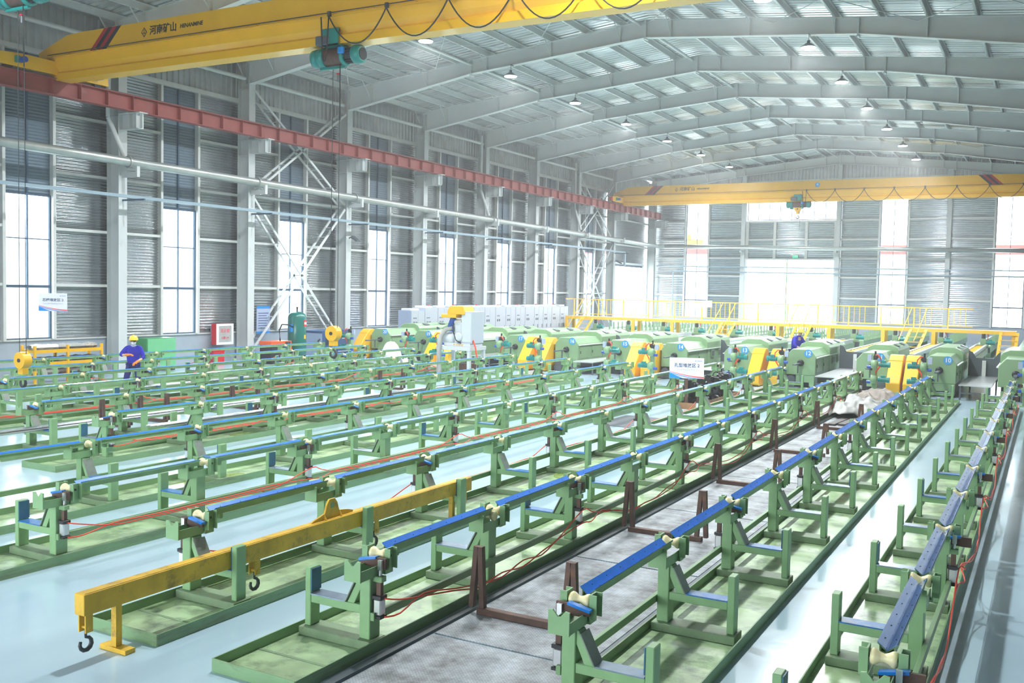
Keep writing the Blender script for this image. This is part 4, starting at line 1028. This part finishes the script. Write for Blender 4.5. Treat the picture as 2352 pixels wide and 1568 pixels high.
# air receiver, dryer, compressor
t = thing('air_tank', 'tall teal compressed air tank with a red label beside the window wall', 'tank', (-26.6, 30.05, 0))
part('shell', MB().lathe([(.18, .1), (.2, .22), (.28, .35), (.34, .37), (1.78, .37), (1.9, .33), (1.98, .22), (2.02, .05)], (0, 0, 0), (0, 0, 1), 28), 'tank_teal', t)
for a in (45, 135, 225, 315): part('leg', MB().bar((math.cos(R(a))*.31, math.sin(R(a))*.31, 0), (math.cos(R(a))*.31, math.sin(R(a))*.31, .36), .07, .05), 'tank_teal', t)
part('safety_valve', MB().cyl((0, 0, 2.0), (0, 0, 2.13), .03, 8).cyl((0, 0, 2.13), (0, 0, 2.2), .04, 8), 'dark', t)
lbm = MB(); 
def curved(r, a0, a1, z0, z1):
    b = MB(); pts = []
    for i in range(8):
        a = R(a0+(a1-a0)*i/7); pts += [(math.cos(a)*r, math.sin(a)*r, z0), (math.cos(a)*r, math.sin(a)*r, z1)]
    return b.grid(pts, 2)
part('red_label', curved(.374, -5, 45, 1.42, 1.68), 'red', t); part('red_label_print', curved(.377, 2, 38, 1.5, 1.6), 'sign_white', t)
part('yellow_label', curved(.374, 0, 20, .92, 1.08), 'guard_yellow', t)
part('air_hose', MB().tube([(.1, -.36, 1.4), (.15, -.7, 1.5), (.2, -1.1, 1.52), (.2, -1.25, 1.3), (.2, -1.2, .9), (.2, -1.15, .75)], .03, 8), 'black', t); part('inlet_valve', MB().box(0, .1, -.46, -.33, 1.2, 1.5), 'pic_blue', t)
t = thing('air_dryer', 'orange and black air dryer on the floor beside the teal air tank', 'machine', (-26.5, 28.15, 0))
part('body', MB().box(-.3, .3, 0, 1.1, .05, .72), 'black', t, bevel=.01); part('hood', MB().box(-.32, .32, -.02, 1.12, .72, .88), 'orange', t, bevel=.01); part('side_trim', MB().box(.3, .33, .75, 1.12, .05, .72), 'orange', t); part('display', MB().box(.32, .33, .75, 1.05, .76, .85), 'dark', t); part('feet', MB().box(-.3, .3, .05, .15, 0, .05).box(-.3, .3, .95, 1.05, 0, .05), 'dark', t)
t = thing('air_compressor', 'dark blue screw compressor on the floor behind the teal air tank', 'machine', (-26.7, 31.15, 0))
part('body', MB().box(-.5, .5, 0, 1.9, .08, 1.22), 'compressor', t, bevel=.02); part('side_panel', MB().box(-.48, .48, -.012, 0, .15, 1.1), 'elec_side', t)
for k in range(6): part('vent_slat', MB().box(.5, .512, .2, .95, .62+.06*k, .65+.06*k), 'black', t)
part('control_panel', MB().box(.5, .515, 1.25, 1.6, .85, 1.05), 'elec_white', t); part('front_print', MB().box(.5, .51, 1.0, 1.7, .3, .34), 'elec_white', t); part('skid', MB().box(-.45, .45, .05, 1.85, 0, .08), 'dark', t)
part('hose', MB().tube([(.3, -.05, .6), (.35, -.1, .8), (.4, .2, 1.0), (.5, .5, 1.05), (.52, .8, 1.0)], .03, 8), 'black', t)
t = thing('notice_poster', 'pale blue notice board hanging on the window wall behind the air dryer', 'notice', (XL+.3, 29.0, 1.1))
part('board', MB().box(0, .02, 0, .75, 0, 1.1), 'sign_pale', t); part('board_band', MB().box(.02, .024, 0, .75, 0, .08).box(.02, .024, 0, .75, 1.0, 1.1), 'pic_blue', t)
for k in range(7): part('print_line', MB().box(.02, .023, .08, .66-.05*(k % 3), .2+.1*k, .23+.1*k), 'sign_ink', t)

# electrical cabinets
names = ['corner', 'second', 'third', 'fourth', 'fifth', 'sixth', 'seventh', 'eighth', 'ninth', 'tenth', 'eleventh', 'twelfth', 'thirteenth', 'fourteenth', 'fifteenth']
y = 37.2
for k in range(15):
    w = 1.12; h = 2.0 if k == 0 else 2.12
    t = thing('control_cabinet', '%s pale electrical cabinet of the row along the window wall, counted from its bluish end' % names[k], 'cabinet', (-26.3, y, 0), group='electrical cabinets along the window wall')
    part('body', MB().box(-.45, .28, .005, w-.005, .1, h), 'elec_side' if k == 0 else 'elec_white', t, bevel=.006)
    part('plinth', MB().box(-.45, .26, .01, w-.01, 0, .1), 'dark', t)
    dn = 1 if k % 3 == 1 else 2
    for q in range(dn):
        a = .02+(w-.04)*q/dn; b_ = .02+(w-.04)*(q+1)/dn-.01
        d = part('cabinet_door', MB().box(.28, .3, a, b_, .12, h-.03), 'elec_white', t, bevel=.003)
        part('handle', MB().box(.3, .32, b_-.12, b_-.09, .9, 1.1), 'dark', d)
        if q == 0:
            for i in range(3): part('button', MB().box(.3, .312, a+.15+.1*i, a+.2+.1*i, 1.62, 1.67), 'dark_grey', d)
            part('meter', MB().box(.3, .31, a+.15, a+.27, 1.35, 1.47).box(.3, .31, a+.35, a+.47, 1.35, 1.47), 'dark_grey', d)
    part('roof_unit', MB().box(-.35, .2, .1, w-.35, h, h+.09), 'white', t, bevel=.01)
    if k % 2: part('roof_fan', MB().cyl((-.05, w-.3, h+.07), (-.05, w-.05, h+.07), .07, 12), 'dark_grey', t); part('fan_cap', MB().cyl((-.05, w-.34, h+.07), (-.05, w-.3, h+.07), .072, 12), 'red', t)
    y += w

# white cutting machine on a table
px_, py_ = -17.35, 27.6
t = thing('saw_machine', 'white cutting machine with a yellow hood on a tall white frame table', 'machine', (px_, py_, 0)); t.scale = (1.06, 1.06, 1.06)
for dx in (-.5, .62):
    for dy in (-.35, .5): part('table_leg', MB().box(dx-.05, dx+.05, dy-.05, dy+.05, 0, .98), 'saw_white', t)
part('table_top', MB().box(-.57, .69, -.42, .57, .98, 1.1), 'saw_white', t, bevel=.006)
part('machine_base', MB().box(-.35, .62, -.3, .45, 1.1, 1.2), 'saw_white', t, bevel=.01)
part('drive_housing', MB().lathe([(-.2, .1), (-.18, .2), (.15, .22), (.2, .12)], (-.22, -.1, 1.32), (1, 0, 0), 16), 'saw_white', t)
part('column', MB().box(.0, .3, -.25, .2, 1.2, 1.85), 'saw_white', t, bevel=.01)
part('cabinet', MB().box(.28, .66, -.3, .45, 1.2, 2.2), 'saw_side', t, bevel=.01); part('cabinet_panel', MB().box(.3, .64, -.31, -.3, 1.25, 2.15), 'saw_white', t)
part('hood', MB().prism([(-.22, 2.1), (.42, 2.1), (.42, 2.2), (.36, 2.36), (-.12, 2.36), (-.22, 2.2)], 'y', -.35, .25), 'guard_yellow', t, bevel=.01)
part('hood_visor', MB().box(-.42, .12, -.38, .2, 1.99, 2.1), 'guard_yellow', t, bevel=.008)
part('spindle', MB().cyl((-.22, -.15, 1.68), (-.1, -.15, 1.98), .1, 12).cyl((-.15, -.15, 1.55), (-.15, -.15, 1.7), .13, 12), 'motor_blue', t)
part('motor', MB().cyl((-.05, -.1, 1.85), (.2, -.1, 1.85), .1, 12), 'white', t)
part('hand_wheel', MB().lathe([(-.03, .08), (-.03, .14), (.03, .14), (.03, .08)], (.2, -.32, 1.4), (0, -1, 0), 14), 'saw_white', t)
part('suction_hose', MB().tube([(-.1, -.2, 1.65), (-.3, -.3, 1.6), (-.4, -.42, 1.4), (-.42, -.48, 1.0), (-.4, -.48, .4), (-.4, -.48, .06)], .08, 10), 'tarp', t)
part('power_cable', MB().tube([(.0, -.3, 1.8), (.02, -.34, 1.55), (.12, -.34, 1.3), (.3, -.34, 1.2)], .02, 6), 'black', t)
part('feed_hose', MB().tube([(.66, -.2, 1.3), (.78, -.25, 1.1), (.86, -.28, .8), (.8, -.28, .55)], .025, 8), 'hose', t)
for k, dx in enumerate((0, .1, .2, .3)): part('warning_label', MB().box(dx, dx+.06, -.305, -.3, 1.13, 1.17), 'guard_yellow', t)
part('waste_drum', MB().cyl((.3, .1, .02), (.3, .1, .55), .28, 20), 'brown_steel', t)

def crumple(name, m, cx, cy, rx, ry, h, label, cat, seed, nx=44, ny=40, ridge=1.0, z0=.015):
    rnd = random.Random(seed); b = MB(); pts = []
    wv = [(rnd.uniform(2, 7), rnd.uniform(2, 7), rnd.uniform(0, 6), rnd.uniform(.3, 1)) for _ in range(6)]
    for j in range(ny):
        for i in range(nx):
            u = 2*i/(nx-1)-1; v = 2*j/(ny-1)-1; e = 1+.12*math.sin(5*math.atan2(v, u)+seed)
            f = max(0, 1-(abs(u)**2.4+abs(v)**2.4)/1.5)
            w = sum(a*(1-2*abs(math.sin(.6*(p*u+q*v)+c))) for p, q, c, a in wv)/5+.12*math.sin(11*u+7*v+seed)*math.sin(9*v-6*u)
            pts.append((u*rx*e, v*ry*e, z0+max(0, h*(f**.7)*(.75+.5*w*ridge))+.02*abs(w)))
    o = link(name, b.grid(pts, nx).mesh(name, m), None, (cx, cy, 0), label=label, cat=cat)
    s_ = o.modifiers.new('thick', 'SOLIDIFY'); s_.thickness = .012
    return o
crumple('tarpaulin', 'tarp', -4.45, 27.1, .6, 1.75, .56, 'crumpled white tarpaulin heaped over goods on the steel floor plates', 'tarpaulin', 3)
crumple('tarpaulin', 'tarp_dark', -4.4, 30.2, .6, 1.0, .5, 'darker grey tarpaulin behind the crumpled white one', 'tarpaulin', 8)
for k in range(3):
    o = link('plank', MB().box(-.09, .09, -.7, .7, 0, .05).mesh('plank', 'wood_dark', .006), None, (-4.42+.22*k, 24.6+.12*k, .013), (0, 0, R(-4)), label='dark plank on the steel floor plates before the white tarpaulin', cat='plank', group='dark planks before the tarpaulin')
crumple('white_sack', 'bag', -21.6, 29.6, .34, .38, 1.4, 'tall white sack standing between lines near the yellow belt guard', 'sack', 5, ridge=.12)
crumple('white_sack', 'bag', -21.6, 30.7, .4, .35, .45, 'low white plastic sack beside the tall white sack', 'sack', 12)

# die pallet with sign
t = thing('steel_pallet', 'rusty steel tray on the floor under the heap of dark dies', 'pallet', (-8.42, 24.9, 0))
part('pallet_floor', MB().box(-.32, .32, 0, 3.9, .03, .05), 'rusty', t)
for a in ((-.34, -.32, 0, 3.9), (.32, .34, 0, 3.9), (-.34, .34, -.02, 0), (-.34, .34, 3.9, 3.92)): part('pallet_rim', MB().box(a[0], a[1], a[2], a[3], 0, .17), 'rusty', t)
for k in range(84):
    r = random.random(); yy = .3+random.random()*3.3; lay = random.random(); zz = .05+(.12 if lay < .34 else .3 if lay < .62 else .46 if lay < .84 else .6)
    if k % 5 == 0:
        b = MB().tube([(math.cos(a)*.13, 0, math.sin(a)*.13) for a in [2*math.pi*i/12 for i in range(13)]], .02, 6); nm = 'die_ring'
    else:
        b = MB().prism([(-.1, -.09), (.1, -.09), (.12, 0), (.1, .09), (.05, .1), (.03, .05), (-.03, .05), (-.05, .1), (-.1, .09)], 'y', -.07, .07); nm = 'die_block'
    link(nm, cached((nm, k % 3), lambda: b.mesh(nm, 'die' if k % 3 else 'die')), None, (-8.42+random.uniform(-.2, .2), 24.9+yy, zz), (random.uniform(-.3, .3), random.uniform(-.3, .3), random.uniform(0, 3)), label='dark steel %s in the heap on the rusty tray by the white area sign' % nm.replace('_', ' '), cat='die', group='dark dies heaped on the rusty tray')
def area_sign(name, body, sub, loc, rot, w, h, label, post=None):
    t = link(name, None, None, loc, rot, label, 'sign')
    part('board', MB().box(-w/2, w/2, 0, .015, -h/2, h/2), 'sign_white', t, bevel=.004)
    n = 10
    c1 = [(-w/2, -h*.16)]+[(-w/2+w*i/n, -h*.16-h*.25*math.sin(i/n*math.pi/2)) for i in range(1, n+1)]
    part('red_curve', MB().prism(c1+[(x, z-h*.012-h*.05*(i/n)) for i, (x, z) in reversed(list(enumerate(c1)))], 'y', -.003, 0), 'sign_red', t)
    c2 = [(x, z-h*.03-h*.06*(i/n)) for i, (x, z) in enumerate(c1)]
    part('lavender_curve', MB().prism(c2+[(x, max(-h/2, z-h*.07)) for x, z in reversed(c2)], 'y', -.003, 0), 'lavender', t)
    part('blue_corner', MB().prism([(-w/2, -h*.24), (-w*.36, -h*.33), (-w*.1, -h*.5), (-w/2, -h*.5)], 'y', -.004, 0), 'pic_blue', t)
    part('blue_edge', MB().prism([(w*.1, -h*.5), (w*.25, -h*.475), (w*.5, -h*.49), (w*.5, -h*.5)], 'y', -.004, 0), 'pic_blue', t)
    part('lettering', text_mesh(body, w*.128, 'sign_ink', .002, bold=.0015), None, t, (0, -.003, h*.12), FACE_NY)
    part('lettering', text_mesh(sub, w*.066, 'sign_pale', .002), None, t, (0, -.003, -h*.07), FACE_NY)
    part('company_mark', MB().cyl((w*.26, 0, h*.36), (w*.26, -.003, h*.36), h*.03, 12).box(w*.3, w*.45, -.003, 0, h*.345, h*.375), 'lavender', t)
    if post: part('sign_post', MB().box(-.04, .04, .015, .09, -post, h*.1), 'brown_steel', t)
    return t
area_sign('area_sign', '孔型堆放区 2', 'Mode Stacking Area 2', (-8.52, 25.15, 1.08), (R(-12), 0, R(22)), .92, .56, 'white area sign on a brown post over the heap of dark dies', 1.02)
area_sign('area_sign', '芯棒堆放区 2', 'Core Rod Stacking Area 2', (-27.5, 19.72, 2.38), (0, 0, R(50)), .82, .56, 'white area sign in front of the corrugated window wall above the yellow rack')
link('rubber_mat', MB().box(-.5, .5, 0, 2.0, .002, .012).mesh('rubber_mat', 'mat_rubber'), None, (-8.7, 20.6, 0), label='dark grating mat lying on the pale floor before the white area sign', cat='mat')

# ------------------------------------------------------------------ yellow walkway with railings and stairs
t = thing('walkway_platform', 'long yellow raised walkway with railings crossing before the far wall', 'platform', (0, 53.0, 0))
part('deck', MB().box(-25.7, -1.4, 0, 1.0, 1.50, 1.56), 'white', t)
for yy in (0, 1.0): part('deck_beam', MB().box(-25.7, -1.4, yy-.03, yy+.03, 1.40, 1.57), 'rail_yellow', t)
for x in (-25.6, -21.3, -18.9, -16.1, -12.9, -10.2, -7.5, -5.1, -1.5):
    for yy in (0, 1.0): part('deck_post', MB().box(x-.09, x+.09, yy-.08, yy+.08, 0, 1.40), 'rail_yellow', t)
bal = MB().box(-.014, .014, -.014, .014, 1.7, 2.58).mesh('baluster', 'rail_yellow'); rp = MB().box(-.03, .03, -.03, .03, 1.57, 2.6).mesh('railing_post', 'rail_yellow')
gaps = {0: [(-24.9, -24.0), (-16.6, -15.3), (-12.4, -11.2), (-6.6, -5.4), (-2.2, -1.4)], 1.0: []}
ing = lambda x, yy: any(a < x < b_ for a, b_ in gaps[yy])
for yy in (1.0,):
    part('handrail', MB().box(-25.7, -3.4, yy-.02, yy+.02, 2.56, 2.61), 'rail_yellow', t); part('lower_rail', MB().box(-25.7, -3.4, yy-.015, yy+.015, 1.68, 1.72), 'rail_yellow', t)
    x = -25.6; k = 0
    while x < -3.5:
        if k % 6 == 0: part('railing_post', rp, None, t, (x, yy, 0))
        elif k % 12 not in (4, 5): part('baluster', bal, None, t, (x, yy, 0))
        x += .27; k += 1
part('handrail', MB().box(-25.72, -25.67, 0, 1.0, 2.56, 2.61), 'rail_yellow', t)
for k, (x, lab) in enumerate(((-24.3, ''), (-15.7, ''), (-11.6, ''), (-5.9, ''), (-1.8, ''))):
    sx = [.35, .4, .35, .35, 0][k]*1.0
    for off in (-.36, .36):
        part('stair_stringer', MB().bar((x+off-sx, -1.15, .02), (x+off+.1, -.02, 1.5), .04, .14, side=(1, 0, 0)), 'rail_yellow', t)
        if k < 4: part('stair_handrail', MB().bar((x+off-sx, -1.05, .95), (x+off+.1, -.02, 2.6), .035, .035, side=(1, 0, 0)), 'rail_yellow', t)
    for i in range(6):
        u = (i+.5)/6; part('stair_tread', MB().box(x-.35-sx+(sx+.1)*u, x+.35-sx+(sx+.1)*u, -1.15+1.13*u-.09, -1.15+1.13*u+.09, 1.5*u-.015, 1.5*u+.015), 'rail_yellow', t)
t2 = thing('notice_board', 'small white notice hung on the yellow walkway railing', 'notice', (-17.2, 52.96, 2.3))
part('board', MB().box(-.3, .3, 1.0, 1.02, 0, .38), 'white', t2); part('hanger', MB().box(-.28, -.26, 1.02, 1.04, .3, .36), 'dark', t2)
ex = thing('exit_sign', 'small glowing green exit sign above the wide far doorway', 'sign', (-16.6, YF-.12, 5.92))
part('case', MB().box(-.2, .2, 0, .08, -.09, .09), 'dark_grey', ex); part('face', MB().box(-.19, .19, -.005, 0, -.08, .08), 'exit_green', ex)
part('running_figure', MB().box(-.02, .02, -.008, -.005, -.03, .03).box(.05, .14, -.008, -.005, -.01, .01), 'white', ex)
for k, (yy, xx) in enumerate(((BAY0+2*DB, XL+.75), (BAY0+7*DB, XL+.75))):
    f = thing('floodlight', ['small floodlight on the column beyond the first cross braces', 'small floodlight on the column beside the roller door'][k], 'lamp', (xx, yy, 5.1))
    part('bracket', MB().bar((-.02, 0, .1), (.2, 0, .2), .04, .04), 'dark', f); part('head', MB().prism([(.15, .1), (.5, -.06), (.52, 0), (.2, .2)], 'y', -.12, .12), 'dark_grey', f)

# ------------------------------------------------------------------ outdoors
struct('floor', MB().box(-140, 110, -70, 170, -.5, -.25), 'outdoor_ground').name = 'floor_2'
hs = thing('white_shed', 'pale neighbouring shed standing outside the window wall', 'building', (-46, 10, -.25))
part('shed_wall', MB().box(-1, 0, -20, 70, 0, 5.2), 'outdoor_wall', hs); part('shed_roof', MB().box(-8, .4, -20, 70, 5.2, 5.5), 'outdoor_wall', hs)
gb = thing('gantry_beam', 'red crane beam of the outdoor yard seen through the far windows', 'beam', (0, 92, 0))
part('beam', MB().box(-45, 10, 0, .5, 6.9, 7.7), 'rail_red', gb)
for x in (-40, -28, -16, -4, 8): part('beam_post', MB().box(x-.2, x+.2, .1, .4, -.25, 6.9), 'column_paint', gb)
gy = thing('yard_crane', 'yellow crane on the outdoor beam seen through a far window', 'crane', (-31.5, 92.25, 7.7))
part('carriage', MB().box(-1.6, 1.6, -.3, .3, 0, .6), 'yellow', gy); part('cab', MB().box(-.4, .4, -.4, .4, .6, 1.1), 'yellow', gy)

# ------------------------------------------------------------------ people
def skin_mesh(name, verts, edges, radii, m, sub=2, root=0):
    me = bpy.data.meshes.new(name); me.from_pydata(verts, edges, []); o = bpy.data.objects.new(name, me); COL.objects.link(o)
    md = o.modifiers.new('skin', 'SKIN'); md.use_smooth_shade = True
    for i, r in enumerate(radii):
        r = r if isinstance(r, tuple) else (r, r)
        me.skin_vertices[0].data[i].radius = r
        me.skin_vertices[0].data[i].use_root = (i == root)
    s_ = o.modifiers.new('sub', 'SUBSURF'); s_.levels = sub
    bpy.context.view_layer.update()
    out = bpy.data.meshes.new_from_object(o.evaluated_get(bpy.context.evaluated_depsgraph_get())); out.name = name
    bpy.data.objects.remove(o); bpy.data.meshes.remove(me)
    out.materials.clear(); out.materials.append(MATS[m])
    for p in out.polygons: p.use_smooth = True
    return out
def worker(name_label, loc, rz, J, masked=True):
    """J: joint dict in local metres; the figure faces -Y"""
    t = thing('worker', name_label, 'person', loc, rz); t.scale = (.95, .95, .95)
    V = [J['pelvis'], J['waist'], J['chest'], J['neck'], J['head'], J['crown']]
    E_ = [(0, 1), (1, 2), (2, 3), (3, 4), (4, 5)]; Rr = [(.13, .10), (.115, .09), (.15, .10), .05, .078, .06]
    for s in 'lr':
        b = len(V); V += [J['sho'+s], J['elb'+s], J['wri'+s]]; E_ += [(2, b), (b, b+1), (b+1, b+2)]; Rr += [.055, .042, .03]
        b = len(V); V += [J['hip'+s], J['kne'+s], J['ank'+s], J['toe'+s]]; E_ += [(0, b), (b, b+1), (b+1, b+2), (b+2, b+3)]; Rr += [.08, .058, .042, .035]
    part('body', skin_mesh('body', V, E_, Rr, 'skin'), None, t)
    V = [J['pelvis'], J['waist'], J['chest'], J['neck']]; E_ = [(0, 1), (1, 2), (2, 3)]; Rr = [(.18, .14), (.175, .14), (.215, .16), .085]
    for s in 'lr':
        b = len(V); mid = Vector(J['elb'+s])+(Vector(J['wri'+s])-Vector(J['elb'+s]))*.35
        V += [J['sho'+s], J['elb'+s], tuple(mid)]; E_ += [(2, b), (b, b+1), (b+1, b+2)]; Rr += [.082, .066, .058]
    jk = part('jacket', skin_mesh('jacket', V, E_, Rr, 'jacket', root=1), None, t)
    V = [J['pelvis']]; E_ = []; Rr = [(.16, .12)]
    for s in 'lr':
        b = len(V); V += [J['hip'+s], J['kne'+s], tuple(Vector(J['ank'+s])+Vector((0, 0, .04)))]; E_ += [(0, b), (b, b+1), (b+1, b+2)]; Rr += [.105, .08, .066]
    part('trousers', skin_mesh('trousers', V, E_, Rr, 'trousers'), None, t)
    for s in 'lr':
        a = Vector(J['ank'+s]); b_ = Vector(J['toe'+s])
        part('shoe', skin_mesh('shoe', [tuple(a+Vector((0, .04, -.02))), tuple((a+b_)/2+Vector((0, 0, -.01))), tuple(b_)], [(0, 1), (1, 2)], [.05, .05, .04], 'black'), None, t)
    # gloves with five fingers
    for s in 'lr':
        w = Vector(J['wri'+s]); el = Vector(J['elb'+s]); d = (w-el).normalized()
        side = d.cross(Vector((0, 0, 1)))
        side = side.normalized() if side.length > .1 else Vector((1, 0, 0)); nrm = side.cross(d)
        V = [tuple(w-d*.13), tuple(w), tuple(w+d*.075)]; E_ = [(0, 1), (1, 2)]; Rr = [.045, .036, (.046, .026)]
        for i, (o_, ln) in enumerate(((-.032, .062), (-.011, .075), (.011, .072), (.032, .056))):
            b = len(V); p0 = w+d*.075+side*o_
            V += [tuple(p0+d*.012), tuple(p0+d*ln*.6-nrm*.012), tuple(p0+d*ln*.9-nrm*.045)]; E_ += [(2, b), (b, b+1), (b+1, b+2)]; Rr += [.0115, .0105, .009]
        b = len(V); V += [tuple(w+d*.02-side*.04), tuple(w+d*.06-side*.06-nrm*.02)]; E_ += [(1, b), (b, b+1)]; Rr += [.014, .011]
        part('glove', skin_mesh('glove', V, E_, Rr, 'glove' if masked else 'skin', root=1), None, t)
    H = Vector(J['head']); fx = Vector(J['face']).normalized(); rt = fx.cross(Vector((0, 0, 1))).normalized(); up = rt.cross(fx)
    def at(f, r, u): return tuple(H+fx*f+rt*r+up*u)
    part('nose', MB().sphere(at(.088, 0, .0), .014, .016, .02), 'skin', t)
    for q in (-1, 1):
        part('eye', MB().sphere(at(.078, q*.03, .03), .011, .009, .008), 'hair', t); part('ear', MB().sphere(at(0, q*.08, .01), .014, .022, .03), 'skin', t)
    part('mouth', MB().sphere(at(.078, 0, -.04), .022, .008, .006), 'sign_red', t)
    part('hair', MB().sphere(at(-.015, 0, .03), .083, .09, .085, z0=-.3), 'hair', t)
    hm = part('helmet', MB().sphere(at(-.005, 0, .055), .125, .125, .13, 18, 8, z0=0.), 'helmet', t)
    part('helmet_brim', MB().sphere(at(.03, 0, .055), .14, .16, .02, 18, 4), 'helmet', hm); part('helmet_ridge', MB().sphere(at(-.005, 0, .06), .03, .12, .14, 10, 6, z0=0.), 'helmet', hm)
    if masked:
        part('face_mask', MB().sphere(at(.03, 0, -.035), .068, .068, .058), 'mask', t)
    part('collar', MB().lathe([(0, .085), (.05, .075)], tuple(Vector(J['neck'])-Vector((0, 0, .03))), (0, 0, 1), 14), 'jacket' if not masked else 'sign_pale', t)
    return t
J = dict(pelvis=(0, .02, .92), waist=(0, .0, 1.06), chest=(0, -.04, 1.26), neck=(0, -.07, 1.44), head=(0, -.10, 1.56), crown=(0, -.09, 1.66), face=(0, -1, -.2),
         shol=(.19, -.04, 1.36), elbl=(.27, -.08, 1.10), wril=(.06, -.30, .98), shor=(-.19, -.05, 1.36), elbr=(-.34, -.16, 1.18), wrir=(-.13, -.34, 1.20),
         hipl=(.1, .02, .86), knel=(.13, -.06, .48), ankl=(.14, .06, .09), toel=(.15, -.1, .05), hipr=(-.1, .0, .86), kner=(-.2, -.12, .48), ankr=(-.24, .02, .09), toer=(-.26, -.14, .05))
worker('worker in blue with yellow hard hat, white mask and orange gloves between green lines', (-21.6, 17.9, 0), R(52), J)
J2 = dict(pelvis=(0, .12, .90), waist=(0, .08, 1.06), chest=(0, .0, 1.28), neck=(0, -.06, 1.46), head=(0, -.12, 1.57), crown=(0, -.12, 1.67), face=(0, -1, -.6),
          shol=(.19, -.01, 1.37), elbl=(.27, -.12, 1.1), wril=(.12, -.36, 1.0), shor=(-.19, -.01, 1.37), elbr=(-.28, -.12, 1.1), wrir=(-.1, -.36, .98),
          hipl=(.1, .12, .85), knel=(.12, .06, .47), ankl=(.12, .12, .09), toel=(.13, -.03, .05), hipr=(-.1, .12, .85), kner=(-.12, .06, .47), ankr=(-.12, .12, .09), toer=(-.13, -.03, .05))
worker('worker in blue with a yellow hard hat looking down behind machine twelve', (-8.6, 38.6, 0), R(60), J2, masked=False).scale = (1.04, 1.04, 1.04)
